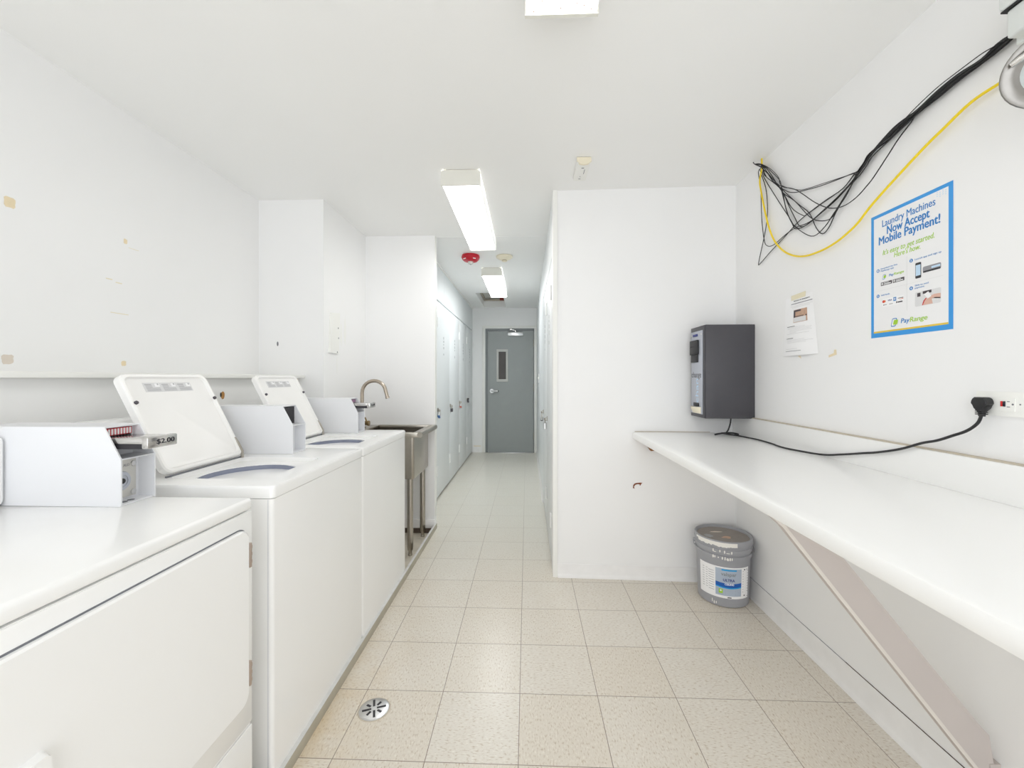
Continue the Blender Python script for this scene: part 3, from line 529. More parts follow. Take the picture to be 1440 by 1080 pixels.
def washer(y0, label, slide, lid_dx=0., foot=True):
    y1 = y0+.684; t = thing('washing_machine', ((XF+XBK)/2, (y0+y1)/2, -.03), label, 'washing machine', 'top-loading washing machines')
    # cabinet with wrapped front corners
    b = B(); b.prism(rrect(XBK, XF, y0, y1, .012), 'z', -.008, .882); b.build('cabinet', 'white', t)
    for fx in (XBK+.05, XF-.05):
        for fy in (y0+.05, y1-.05): B().lathe([(.022, -.03), (.022, -.02), (.010, -.019), (.010, -.008)], (fx, fy, 0), 'z', 12).build('foot', 'rubber', t)
    b = B(); b.box(XF-.0150, XF-.0138, y0-.0003, y0+.001, .0, .880); b.build('side_seam', 'silverp', t)
    # top panel: rounded slab with the lid recess
    b = B(); zt = .922
    rx0, rx1, ry0, ry1 = -1.172, -.846, y0+.085, y0+.455
    out = rrect(XBK+.006, XF-.006, y0+.008, y1-.008, .014, 6, 10); inn = rrect(rx0, rx1, ry0, ry1, .03, 6, 10)
    o, d = panel_with_hole(b, out, inn, zt, .016)
    prev = o
    for ins, z in ((.002, zt-.001), (.0, zt-.005), (-.001+.0, zt-.010), (.0, .884)):
        ring = rrect(XBK+ins-.001, XF-ins+.002, y0+ins, y1-ins, .016, 6, 10); vs = [b.bm.verts.new((x, yy, z)) for x, yy in ring]
        for k in range(len(vs)):
            j = (k+1) % len(vs); b.bm.faces.new([prev[k], prev[j], vs[j], vs[k]])
        prev = vs
    b.bm.faces.new(prev)
    # recess floor with the oval tub opening
    cx, cy, ax, ay = -1.005, ry0+.155, .150, .168
    n = len(d); el = []
    import cmath
    for v in d:
        a = math.atan2((v.co.y-cy)/ay, (v.co.x-cx)/ax); el.append((cx+ax*math.cos(a), cy+min(ay, 1)*math.sin(a)))
    e1 = [b.bm.verts.new((x, y, zt-.018)) for x, y in el]; e2 = [b.bm.verts.new((x, y, zt-.022)) for x, y in el]
    for k in range(n):
        j = (k+1) % n
        b.bm.faces.new([d[k], d[j], e1[j], e1[k]]); b.bm.faces.new([e1[k], e1[j], e2[j], e2[k]])
    b.build('top_panel', 'white', t, smooth=30, recalc=True)
    b = B(); rr = []
    for s, z in ((1.0, zt-.0205), (1.03, zt-.024), (1.03, zt-.036), (.99, zt-.0375), (.985, zt-.060), (1.02, zt-.075)):
        rr.append([(cx+ax*s*math.cos(2*PI*k/40), cy+ay*s*math.sin(2*PI*k/40), z) for k in range(40)])
    b.loft(rr, True, False, False); b.build('tub_ring', 'tub', t, recalc=False)
    b = B(); rr = []
    for s, z in ((.985, zt-.050), (.96, zt-.041), (.90, zt-.041), (.88, zt-.052), (.89, zt-.40), (.5, zt-.42)):
        rr.append([(cx+ax*s*math.cos(2*PI*k/40), cy+ay*s*math.sin(2*PI*k/40), z) for k in range(40)])
    b.loft(rr, True, False, True); b.build('basket', 'basket', t, recalc=False)
    B().lathe([(.05, zt-.41), (.045, zt-.25), (.03, zt-.12), (.02, zt-.11)], (cx, cy, 0), 'z', 20).build('agitator', 'basket', t)
    # console strip along the back
    B().box(XBK, -1.345, y0+.004, y0+.519, .9225, 1.108, bevel=.012, seg=3).build('control_console', 'white', t)
    # lid: shallow pressed pan, open and leaning back
    hx, hz = -1.170+lid_dx, .934; tx, tz = -1.338+lid_dx, 1.258
    L_ = math.hypot(tx-hx, tz-hz); ax_ = Vector(((tx-hx)/L_, 0, (tz-hz)/L_)); nn = Vector((ax_.z, 0, -ax_.x))  # nn points to the front
    ly0, ly1 = y0+.072, y0+.442
    def mp(u, v, w): return Vector((hx, 0, hz))+ax_*v+nn*w+Vector((0, u, 0))
    b = B(); rings = []
    for ins, w, r in ((.0, -.012, .03), (.0, .008, .03), (.004, .0125, .027), (.012, .0125, .024), (.017, .004, .02), (.022, .002, .018)):
        rings.append([mp(u, v, w) for u, v in rrect(ly0+ins, ly1-ins, ins, L_-ins, r)])
    b.loft(rings, True, True, True); lid = b.build('lid', 'lidw', t)
    for u in (ly0+.014, ly1-.014):
        c = mp(u, L_*.70, .012); B().tube([c, c+nn*.006, c+nn*.009], [.0062, .006, .003], 12).build('lid_bumper', 'rubber', lid)
    u0, u1, v0, v1 = ly0+.082, ly1-.085, L_*.815, L_*.915
    lab = patch('warning_label', rect(u0, u1, v0, v1), lambda u, v, w: mp(u, v, .0022+w), 'lgrey', lid)
    white_, grey_ = [], []
    wd = (u1-u0)/3
    for k in range(3):
        a = u0+k*wd
        white_.append(rect(a+.045, a+wd-.004, v0+.020, v1-.004))
        grey_.append(rect(a+.006, a+.032, v1-.010, v1-.006)); grey_.append(circ(a+wd-.010, v1-.007, .0035, 8))
        for q in range(5): grey_.append(rect(a+.008, a+wd-(.035 if q > 2 else .006), v0+.004+q*.0045, v0+.006+q*.0045))
    for q_ in white_: patch('label_panel', q_, lambda u, v, w: mp(u, v, .0026+w), 'paper', lab)
    multi('label_print', grey_, lambda u, v, w: mp(u, v, .0030+w), 'midgrey', lab)
    b = B(); b.mi = 0; c0 = mp(ly1-.009, .075, .0128); c1 = mp(ly1-.007, .012, .0128)
    b.tube([c0, mp(ly1-.009, .05, .015), c1, Vector((hx+.006, ly1-.006, .9235))], [.003, .0045, .0055, .006], 8); b.build('lid_hinge', 'steel', lid)
    b = B(); b.tube([(hx-.002, ly0+.01, .9255), (hx-.002, ly1-.004, .9255)], .0032, 8); b.build('hinge_rod', 'seam', t)
    coin_box(t, y0+.522, y0+.625, .9225, -1.002, slide, False)
    return t
washer(1.232, 'white top-loading washer beside the dryer, its coin box front empty and dark', None)
washer(1.921, 'white top-loading washer nearest the steel sink', 'plain', lid_dx=-.006)

# dryer
dy0, dy1 = .45, 1.134
dr = thing('clothes_dryer', ((XF+XBK)/2, (dy0+dy1)/2, -.03), 'white front-loading dryer with a coin slide marked $2.00 on its top', 'dryer')
b = B(); b.prism(rrect(XBK, XF, dy0, dy1, .008), 'z', -.01, .882); b.build('cabinet', 'white', dr)
for fx in (XBK+.05, XF-.05):
    for fy in (dy0+.05, dy1-.05): B().lathe([(.02, -.03), (.02, -.02), (.01, -.019), (.01, -.010)], (fx, fy, 0), 'z', 12).build('foot', 'rubber', dr)
B().box(XBK+.002, XF+.004, dy0-.002, dy1+.002, .884, .916, bevel=.010, seg=4).build('top_panel', 'white', dr)
# front frame around the door, the toe panel below
b = B(); b.box(XF, XF+.004, dy0+.004, dy1-.002, .300, .881, bevel=.002); b.build('front_panel', 'white', dr)
b = B(); b.box(XF, XF+.005, dy0+.004, dy1-.002, .004, .291, bevel=.003); b.build('toe_panel', 'white', dr)
b = B(); ring = rrect(.48, 1.106, .370, .842, .032, 8)
b.loft([[(XF+.0042, y, z) for y, z in rrect(.476, 1.110, .366, .8455, .036, 8)], [(XF+.0048, y, z) for y, z in rrect(.476, 1.110, .366, .8455, .036, 8)]]); b.build('door_gap', 'seam', dr)
b = B()
b.loft([[(XF+.0049, y, z) for y, z in ring], [(XF+.012, y, z) for y, z in ring], [(XF+.0155, y, z) for y, z in rrect(.484, 1.102, .374, .838, .029, 8)]])
dd = b.build('door', 'white', dr)
b = B(); hp = rrect(.53, .625, .60, .672, .012); b.loft([[(XF+.0155, y, z) for y, z in hp], [(XF+.030, y, z) for y, z in rrect(.533, .622, .603, .668, .012)]]); b.build('handle', 'white', dd)
for zz in (.412, .733):
    b = B(); b.box(XF+.0045, XF+.0165, 1.1055, 1.1135, zz, zz+.066, bevel=.001)
    for k in range(3): b.box(XF+.0100, XF+.0176, 1.1065, 1.1128, zz+.012+k*.02, zz+.020+k*.02)
    b.build('hinge', mat('hinge_bronze', (186, 170, 158), .4, .6, var=.15), dd)
B().box(XBK, -1.345, dy0+.004, 1.0345, .9165, 1.10, bevel=.018, seg=4).build('control_console', 'white', dr)
coin_box(dr, 1.035, 1.136, .9165, -1.042, 'red', True)

# ------------------------------------------------------------------ sink
sk = thing('utility_sink', (-1.03, 3.18, -.03), 'stainless steel utility sink on round legs in the alcove', 'sink')
sx0, sx1, sy0, sy1 = -1.215, -.806, 2.955, 3.395
b = B()
o = rrect(sx0, sx1, sy0, sy1, .02); i_ = rrect(sx0+.006, sx1-.006, sy0+.006, sy1-.006, .018)
b.loft([[(x, y, .835) for x, y in i_], [(x, y, .545) for x, y in i_]], True, False, True)
b.loft([[(x, y, .835) for x, y in o], [(x, y, .535) for x, y in o], [(x*.98-.02, y*.98+.063, .525) for x, y in o]], True, False, True)
b.build('bowl', 'steel', sk, recalc=False)
b = B(); zt = .862
b.box(-1.335, sx0, 2.935, 3.416, .826, zt, bevel=.003); b.box(sx0, -.768, 2.935, sy0+.004, .826, zt, bevel=.003); b.box(sx0, -.768, sy1-.004, 3.416, .826, zt+.002, bevel=.003); b.box(sx1-.004, -.765, sy0+.004, sy1-.004, .832, zt-.002)
b.tube([(-.758, 2.930, .846), (-.758, 3.418, .846)], .021, 16)
b.build('rolled_rim', 'steel', sk)
for lx, ly in ((-.842, 2.985), (-.842, 3.345), (-1.18, 2.985), (-1.18, 3.345)):
    lg = B().lathe([(.0215, .03), (.0215, .524)], (lx, ly, 0), 'z', 18).build('leg', 'steel', sk)
    B().lathe([(.014, -.03), (.016, -.022), (.0125, -.018), (.0125, .006), (.019, .010), (.0205, .0299)], (lx, ly, 0), 'z', 16).build('foot', 'steel', lg)
fx, fy = -1.268, 3.17
b = B(); b.lathe([(.028, .8625), (.028, .872), (.018, .878), (.018, .93), (.0145, .935)], (fx, fy, 0), 'z', 20)
pts = [(fx, fy, .93), (fx, fy, 1.08)]+[(fx+.093-.093*math.cos(a), fy, 1.135+.093*math.sin(a)) for a in [PI*k/14 for k in range(0, 13)]]
pts.append((fx+.093+.103, fy, 1.105))
b.tube(pts, .0135, 14); b.tube([Vector(pts[-1]), Vector(pts[-1])+Vector((.004, 0, -.012))], .0155, 14)
fc = b.build('faucet', 'steel2', sk)
b = B(); b.tube([(fx+.015, fy-.01, .905), (fx+.055, fy-.03, .905)], [.014, .016], 12); b.tube([(fx+.05, fy-.028, .905), (fx+.035, fy-.03, .95)], [.007, .005], 8); b.lathe([(.02, fx+.056), (.02, fx+.068)], (0, fy-.03, .905), 'x', 16)
b.build('faucet_valve', 'brass', fc)

# ------------------------------------------------------------------ plate on the chase side
b = B(); b.prism([(2.772, 1.422), (2.905, 1.418), (2.925, 1.708), (2.790, 1.694)], 'x', XCH, XCH+.012)
wpl = b.build('wall_plate', 'trim')
tag(wpl, 'white painted blank board fixed on the wall left of the sink', 'wall plate')
for y, z in ((2.895, 1.60), (2.90, 1.53), (2.88, 1.43)): B().lathe([(.006, XCH+.0121), (.004, XCH+.0135)], (0, y, z), 'x', 10).build('screw', 'seam', wpl)
# ------------------------------------------------------------------ storage lockers along the corridor
def locker(side, y0, y1, label, hinge_far, rnd):
    X = XLK if side < 0 else XCR
    inn = side      # direction into the cupboard
    def bx(b, d0, d1, ya, yb, z0, z1, **k):
        xa, xb = X+inn*d0, X+inn*d1; b.box(min(xa, xb), max(xa, xb), ya, yb, z0, z1, **k); return b
    t = thing('storage_locker', (X+inn*.25, (y0+y1)/2, 0), label, 'locker', 'tall white storage lockers along the corridor')
    if side < 0: bx(B(), .022, .48, y0, y1, .03, 2.05).build('carcass', 'locker', t)
    else: bx(B(), .022, .30, y0, y1, .03, 2.045).build('carcass', 'locker', t)
    bx(B(), .024, .10, y0, y1, 0, .0295).build('toe_kick', 'black', t)
    g = .004
    d = bx(B(), 0, .0205, y0+g, y1-g, .022, 2.040, bevel=.002).build('door', 'locker', t)
    hy = y1 if hinge_far else y0
    for z in (.25, 1.77):
        b = B(); bx(b, -.003, 0, *((hy-.030, hy) if hinge_far else (hy, hy+.030)), z, z+.10, bevel=.001); hq = hy-.0065 if hinge_far else hy+.0065; b.tube([(X-inn*.006, hq, z), (X-inn*.006, hq, z+.10)], .006, 8)
        b.build('hinge', 'hinge', d)
    ly = y0+.055 if hinge_far else y1-.05
    b = B(); bx(b, -.004, 0, ly-.045, ly+.02, .905, .940, bevel=.001); b.tube([(X-inn*.004, ly, .925), (X-inn*.024, ly, .922), (X-inn*.024, ly, .908), (X-inn*.004, ly, .905)], .003, 8)
    b.build('hasp', 'steel', d)
    # stencilled marking, read from bottom to top
    yc = (y0+y1)/2; z = 1.50
    for k in range(6):
        h = .022+.02*rnd.random()
        if k != 1: bx(B(), -.0006, 0, yc-.013, yc-.013+.02+.008*rnd.random(), z, z+h*.8).build('stencil_mark', 'frame', d)
        z += h+.008
    return t, (X, ly)
rnd = random.Random(5)
LW = ['partly hidden white locker behind the sink alcove wall', 'white locker nearest the sink, fastened with a silver blue-based padlock', 'white locker second from the sink, fastened with a black padlock', 'white locker fastened with a red-based padlock', 'white left locker nearest the grey door, with a round disc lock']
ys = [3.50, 4.228, 4.925, 5.625, 6.318, 7.000]
spots = []
for k in range(5):
    t, p = locker(-1, ys[k], ys[k+1], LW[k], True, rnd); spots.append(p)
    if k == 3: B().box(XLK-.016, XLK-.001, ys[k]-.0035, ys[k]+.0035, .06, 1.98).build('raw_edge', mat('raw_plywood', (206, 162, 112), .7), t)
RW = ['white right-hand locker nearest the white partition', 'white right-hand locker farther along toward the grey door']
rsp = []
for k, (a, c) in enumerate(((2.79, 3.455), (3.46, 4.175))):
    t, p = locker(1, a, c, RW[k], False, rnd); rsp.append(p)

def padlock(X, y, inn, m_body, label, tilt=0., disc=False, base=None, z=.915):
    t = thing('padlock', (X-inn*.018, y, z), label, 'padlock', 'padlocks on the lockers')
    xc = X-inn*.018; R = Matrix.Rotation(tilt, 3, 'X')
    def P(dy, dz): v = R @ Vector((0, dy, dz)); return Vector((xc, y+v.y, z+v.z))
    b = B()
    if disc:
        rings = []
        for r, dx in ((.030, -.012), (.036, -.008), (.036, .008), (.030, .012)): rings.append([Vector((xc+dx, y+r*math.cos(2*PI*k/22), z-.026+r*math.sin(2*PI*k/22))) for k in range(22)])
        b.loft(rings); b.build('body', m_body, t)
        b = B(); rings = []
        for r, dx in ((.020, -.0125), (.019, -.0145)): rings.append([Vector((xc-inn*abs(dx), y+r*math.cos(2*PI*k/18), z-.026+r*math.sin(2*PI*k/18))) for k in range(18)])
        b.loft(rings); b.build('dial', 'silver', t)
    else:
        def prisms(z0, z1, hw, hx):
            b = B(); lo = []; hi = []
            for u, v in rrect(-hw, hw, -hx, hx, .006, 3):
                p = P(u, z0); q = P(u, z1); lo.append(p+Vector((v, 0, 0))); hi.append(q+Vector((v, 0, 0)))
            return b.loft([lo, hi])
        prisms(-.068, -.030, .024, .011).build('body', m_body, t)
        if base: prisms(-.078, -.0685, .0245, .0115).build('base', base, t)
    b = B(); pts = [P(-.016, -.030), P(-.016, -.008)]+[P(-.016*math.cos(a), -.008+.016*math.sin(a)) for a in [PI*k/8 for k in range(1, 8)]]+[P(.016, -.008), P(.016, -.030)]
    b.tube(pts, .0038, 8); b.build('shackle', 'steel', t)
padlock(*spots[1], -1, 'silver', 'silver padlock with a blue base hanging tilted on a locker by the sink', -.55, base=mat('padlock_blue', (60, 110, 170), .4))
padlock(*spots[2], -1, 'rubber', 'dark grey padlock on the second locker from the sink', 0)
padlock(*spots[3], -1, 'silver', 'silver padlock with a red base on a left locker', -.35, base=mat('padlock_red', (214, 80, 56), .4), z=.925)
padlock(*spots[4], -1, 'rubber', 'round dark disc lock on the left locker by the grey door', 0, disc=True, z=.935)
padlock(rsp[0][0], rsp[0][1], 1, 'silver', 'silver padlock hanging on the near right-hand locker', 0, base=mat('padlock_steel_base', (230, 230, 232), .3, .5), z=.915)
padlock(rsp[1][0], rsp[1][1], 1, 'silver', 'tilted silver padlock with a black base on the far right-hand locker', .5, base='black', z=.905)

# light switch on the corridor wall
ls = thing('light_switch', (XCR, 5.75, 1.25), 'white light switch plate on the right corridor wall near the grey door', 'light switch')
plain('switch_plate', 'outlet', ls, XCR-.006, XCR, 5.71, 5.79, 1.19, 1.31, bevel=.002)
plain('toggle', 'outlet', ls, XCR-.016, XCR-.0062, 5.744, 5.756, 1.24, 1.265, bevel=.002)

# ------------------------------------------------------------------ ceiling lights
def ceiling_light(x0, x1, y0, y1, label, lens):
    t = thing('ceiling_light', ((x0+x1)/2, (y0+y1)/2, CZ), label, 'ceiling light', 'fluorescent wraparound ceiling lights')
    zb = 2.340; xm = (x0+x1)/2
    end = [(x0, zb-.002), (x0, CZ-.014), (x0+.006, CZ-.006), (x0+.014, CZ-.003), (x1-.014, CZ-.003), (x1-.006, CZ-.006), (x1, CZ-.014), (x1, zb-.002)]
    for ya, yb in ((y0, y0+.012), (y1-.012, y1)): B().prism(end, 'y', ya, yb).build('end_cap', 'fixture', t)
    B().box(x0+.03, x1-.03, y0+.005, y1-.005, CZ-.0029, CZ).build('mounting_spine', 'caulk', t)
    B().box(x0+.02, x1-.02, y0+.012, y1-.012, CZ-.03, CZ-.003).build('tray', 'fixture', t)
    b = B(); prof = [(x0+.004, CZ-.001), (x0+.003, zb+.012), (x0+.007, zb+.003), (x0+.016, zb)]+[(x0+.016+(x1-x0-.032)*k/10, zb-.0015*math.sin(PI*k/10)) for k in range(1, 10)]+[(x1-.016, zb), (x1-.007, zb+.003), (x1-.003, zb+.012), (x1-.004, CZ-.001)]
    b.loft([[(x, y0+.0125, z) for x, z in prof], [(x, y1-.0125, z) for x, z in prof]], False, False, False)
    for f in b.bm.faces:
        if max(v.co.z for v in f.verts) > zb+.004: f.material_index = 1
    b.build('diffuser', [lens, 'lensside'], t)
    return t
ceiling_light(-.486, -.264, 2.342, 3.555, 'lit fluorescent ceiling light hung at the mouth of the corridor', 'lens1')
ceiling_light(-.486, -.266, 4.43, 5.62, 'lit fluorescent ceiling light deep in the corridor before the attic hatch', 'lens2')
lt = ceiling_light(-.006, .214, .055, 1.268, 'ceiling light overhead at the top edge, its diffuser dotted with dead insects', 'lens0')
for x, y in ((.02, 1.245), (.045, 1.21), (.10, 1.235), (.145, 1.22), (.168, 1.228), (.19, 1.24), (.07, 1.20)): B().lathe([(.0016, 2.3375), (.0024, 2.3385), (.0016, 2.3395)], (x, y, 0), 'z', 8).build('dead_insect', 'wood', lt)

# ------------------------------------------------------------------ alarm and detectors
t = thing('fire_alarm', (-.54, 3.99, CZ), 'red ceiling fire alarm strobe with a clear lens beside the corridor light', 'fire alarm')
c = (-.54, 3.99, 0)
B().lathe([(.082, CZ+.002), (.086, CZ-.012), (.088, CZ-.022), (.080, CZ-.040), (.062, CZ-.056), (.040, CZ-.060)], c, 'z', 36).build('housing', 'red', t)
B().lathe([(.026, CZ-.0605), (.026, CZ-.070), (.018, CZ-.082), (.006, CZ-.086)], c, 'z', 20).build('strobe_lens', 'clear', t)
b = B(); b.lathe([(.007, CZ-.0862), (.004, CZ-.089)], c, 'z', 10); b.build('strobe_tip', 'seam', t)
multi('marking', [[(u-.001, v) for u, v in rect(-.602, -.575, 2.376, 2.384)], rect(-.507, -.484, 2.376, 2.384)], lambda u, v, w: (u, 3.99-math.sqrt(max(.0001, .0815**2-(u+.54)**2))-.0006-w, v), 'paper', t)
t = thing('smoke_detector', (-.217, 4.02, CZ), 'round cream smoke detector between the two corridor lights', 'smoke detector')
c = (-.217, 4.02, 0)
B().lathe([(.066, CZ), (.080, CZ-.004), (.080, CZ-.014), (.060, CZ-.028), (.034, CZ-.040), (.028, CZ-.041)], c, 'z', 36).build('housing', 'cream', t)
B().lathe([(.022, CZ-.0412), (.022, CZ-.046)], c, 'z', 20).build('vent_grille', 'brass', t)
B().lathe([(.026, CZ-.0462), (.024, CZ-.052), (.012, CZ-.054)], c, 'z', 20).build('cap', 'cream', t)
t = thing('carbon_monoxide_alarm', (.304, 2.335, CZ), 'small white rectangular gas alarm on the ceiling above the partition corner', 'gas alarm')
b = B(); b.prism(rrect(.268, .340, 2.237, 2.442, .010), 'z', CZ-.030, CZ-.002); b.build('housing', 'trim', t)
b = B(); b.prism([(.266, CZ-.002), (.342, CZ-.002), (.344, CZ-.022), (.326, CZ-.036), (.304, CZ-.040), (.282, CZ-.036), (.268, CZ-.022)], 'y', 2.233, 2.247); b.build('end_cap', 'cream', t)
for q_ in ((.298, .312, 2.29, 2.297), (.300, .305, 2.39, 2.395), (.296, .308, 2.415, 2.42), (.316, .319, 2.31, 2.36)): B().box(*q_, CZ-.0308, CZ-.030).build('vent_slot', 'seam', t)

# ------------------------------------------------------------------ counter
ct = thing('counter', (.97, 1.2, 0), 'long white laminate folding counter along the right wall', 'counter')
b = B()
prof = [(XR-.001, .870), (.668, .870), (.658, .873), (.654, .880), (.654, .904), (.657, .911), (.664, .915), (.70, .9155), (XR-.001, .9155)]
b.loft([[(x, -.55, z) for x, z in prof], [(x, yp(.95)-.004, z) for x, z in prof]]); b.build('countertop', 'counter', ct)
b = B(); b.box(1.256, XR-.001, -.55, 2.596, .9152, 1.022, bevel=.003); b.build('backsplash', 'counter', ct)
b = B(); b.box(1.262, XR-.001, -.55, 2.598, 1.0222, 1.0265); b.build('top_caulk', 'caulk', ct)
b = B(); b.box(.667, 1.25, 2.604, 2.611, .9158, .9195); b.build('edge_caulk', 'caulk', ct)
b = B(); b.prism([(.710, .8698), (.815, .8698), (.790, .806), (.758, .803)], 'y', 2.575, 2.606); b.build('cleat', 'wood', ct)
br = B(); br.prism([(.672, .8685), (.676, .862), (.702, .838), (1.154, .262), (1.219, .180), (1.253, .145), (1.262, .135), (1.262, .20), (1.249, .281), (1.219, .314), (.854, .770), (.772, .8685)], 'y', 1.174, 1.196)
brace = br.build('support_brace', 'bracem', None, smooth=0)
tag(brace, 'diagonal painted plank bracing the counter from the wall', 'brace')
b = B(); q0 = [(.672, .8685), (.676, .862), (.702, .838), (1.154, .262), (1.219, .180), (1.253, .145)]; b.prism(q0+[(x+.007, z+.0055) for x, z in q0[::-1]], 'y', 1.1715, 1.1739); b.build('lit_edge', mat('brace_lit_edge', (218, 212, 205), .5), brace, smooth=0)  # added paler strip: light catching the plank's lower-left edge, painted as colour
b = B(); b.box(1.25, XR, 1.172, 1.198, .112, .205); bk = b.build('wall_block', 'bracem', brace, smooth=0)

# ------------------------------------------------------------------ paint pail
px, py = 1.121, 2.432
pt = thing('paint_bucket', (px, py, 0), 'grey lidded paint bucket with white drips under the counter', 'bucket')
def pr(z): return .131+(z/.33)*.010
b = B(); b.lathe([(.124, .0), (.130, .004), (pr(.03), .03), (pr(.262), .262), (.1455, .264), (.1465, .272), (.1455, .281), (.1400, .284), (.1400, .296), (.1475, .298), (.1485, .306), (.1475, .316), (.144, .318), (.1435, .330)], (px, py, 0), 'z', 56)
b.build('body', 'pail', pt)
b = B(); b.lathe([(.1455, .3305), (.1495, .331), (.1510, .338), (.1510, .358), (.1480, .363), (.1420, .363), (.1370, .358), (.1350, .3490)], (px, py, 0), 'z', 56, True, False); lid_ = b.build('lid', 'pail', pt); B().lathe([(.1348, .3485), (.1348, .3495), (.128, .3505), (.126, .3495), (.05, .3494)], (px, py, 0), 'z', 56).build('lid_top', 'lidtop', lid_)
AF = -math.atan2(px+.02, py)     # angle facing the camera side
def cyl(R=None, tw=0.):
    def f(u, v, w):     # u: arc length to the right as seen, v: height
        r = (R if R else pr(v)+.0008)+w; a = -PI/2+AF*0.62+tw+u/.137
        return (px+r*math.cos(a), py+r*math.sin(a), v)
    return f
mpb = cyl(None, .10)
def arc(u0, u1, v0, v1, n=10):
    lo = [(u0+(u1-u0)*k/n, v0) for k in range(n+1)]; hi = [(u1-(u1-u0)*k/n, v1) for k in range(n+1)]
    return lo+hi
def wrap(name, u0, u1, v0, v1, m, parent, w, n=12, vf0=None, vf1=None):
    b = B(); f0 = vf0 or (lambda t: v0); f1 = vf1 or (lambda t: v1)
    lo = []; hi = []
    for k in range(n+1):
        u = u0+(u1-u0)*k/n
        lo.append(mpb(u, f0(k/n), w)); hi.append(mpb(u, f1(k/n), w))
    b.loft([lo, hi], False, False, False)
    return b.build(name, m, parent)
lb = wrap('label', -.170, .115, .052, .222, 'paper', pt, .0002, 40)
wrap('label_panel', -.072, .062, .066, .215, 'plabel', lb, .0006, 16)
wrap('label_band', -.072, .062, .12, .14, 'royal', lb, .0010, 16, lambda t: .118-.006*math.sin(PI*t), lambda t: .140-.006*math.sin(PI*t))
wrap('label_band_edge', -.072, .062, .11, .12, 'cyan', lb, .0009, 16, lambda t: .112-.006*math.sin(PI*t), lambda t: .120-.006*math.sin(PI*t))
wrap('label_tab', -.042, .034, .203, .211, 'cyan', lb, .0010, 10)
mpt = lambda u, v, w: mpb(u, v, .0012+w)
lettering('brand_lettering', 'valspar', mpt, -.044, .032, .176, .019, 'frame', lb, bold=.01)
lettering('name_lettering', 'ULTRA', mpt, -.034, .024, .146, .014, 'navy', lb, bold=.025)
lettering('kind_lettering', 'CEILING', mpt, -.026, .020, .1255, .010, 'paper', lb, bold=.03)
wrap('green_badge', -.056, -.036, .078, .102, 'tgreen', lb, .0010, 4)
patch('leaf', blob(-.046, .093, .005, .005, seed=1), mpt, 'paper', lb)
gl = []
for k in range(9):
    gl.append(rect(-.148, -.115, .195-k*.013, .197-k*.013)); gl.append(rect(-.110, -.080, .190-k*.013, .192-k*.013)); gl.append(rect(.070, .112, .200-k*.014, .202-k*.014))
for k in range(4): gl.append(rect(-.024, .030 if k != 1 else .046, .094-k*.007, .0955-k*.007))
multi('label_print', gl, lambda u, v, w: mpb(u, v, .0008+w), 'tgrey', lb)
multi('label_marks', [rect(.078, .086, .207, .213), rect(.098, .102, .208, .212), rect(.080, .088, .066, .072), rect(.106, .110, .060, .064), rect(-.012, .008, .0555, .0605)], lambda u, v, w: mpb(u, v, .0009+w), 'tblack', lb)
# dried paint: a run along the lid's rim and drips over the ribs
b = B(); n = 34; lo = []; hi = []; r3 = random.Random(11)
mpl = cyl(.1513)
for k in range(n+1):
    u = -.170+.215*k/n; lo.append(mpl(u, .336-.004+.007*r3.random()+.01*(k < 3), 0)); hi.append(mpl(u, .3575, 0))
b.loft([lo, hi], False, False, False)
b.build('paint_run', 'paint', pt)
mpd = cyl(.1492)
dp = []
for u, v0, v1, wd in ((-.066, .300, .318, .003), (-.060, .300, .304, .008), (-.035, .302, .318, .0025), (-.014, .299, .318, .003), (.002, .300, .304, .010), (.018, .298, .316, .0035), (-.066, .266, .284, .004), (-.058, .268, .282, .003), (-.042, .270, .278, .003), (-.024, .264, .283, .003), (-.012, .262, .283, .003), (.0, .262, .278, .006), (.011, .262, .282, .003), (.020, .264, .281, .003)):
    dp.append(blob(u, (v0+v1)/2, wd, (v1-v0)/2, 10, .3, int(abs(u)*1e4)))
multi('paint_drip', dp, lambda u, v, w: mpd(u, v, w), 'paint', pt)
multi('paint_spatter', [blob(-.090, .026, .0025, .012, 8, .3, 1), blob(-.080, .018, .003, .010, 8, .3, 2), blob(-.069, .020, .003, .008, 8, .3, 3)], lambda u, v, w: mpb(u, v, .0004+w), 'paint', pt)
for i, (u, v, ru, rv, m) in enumerate(((-.02, .05, .035, .008, 'residue2'), (.005, -.035, .030, .018, 'tan'), (-.085, -.01, .02, .03, 'pail'))):
    patch('paint_smear', blob(px+u, py+v, ru, rv, 12, .6, i+20), lambda u, v, w: (u, v, .3498+w), m, lid_)
hb = B()
for s in (-1, 1):
    a = -PI/2+AF*.62+s*1.62
    hb.lathe([(.012, 0), (.010, .006)], (0, 0, 0), 'x', 10) if False else None
    ca, sa = math.cos(a), math.sin(a); hb.tube([(px+.143*ca, py+.143*sa, .306), (px+.156*ca, py+.156*sa, .306)], [.012, .010], 10)
pts = []
for k in range(19):
    a = -PI/2+AF*.62-1.62+3.24*k/18; s = math.sin(PI*k/18)
    pts.append((px+.156*math.cos(a), py+.156*math.sin(a), .306-.028*s**.5*(1 if k in range(0, 19) else 0)))
hb.tube(pts[:3], .0018, 6); hb.tube(pts[-3:], .0018, 6)
hb.build('handle_lug', 'pail', pt)
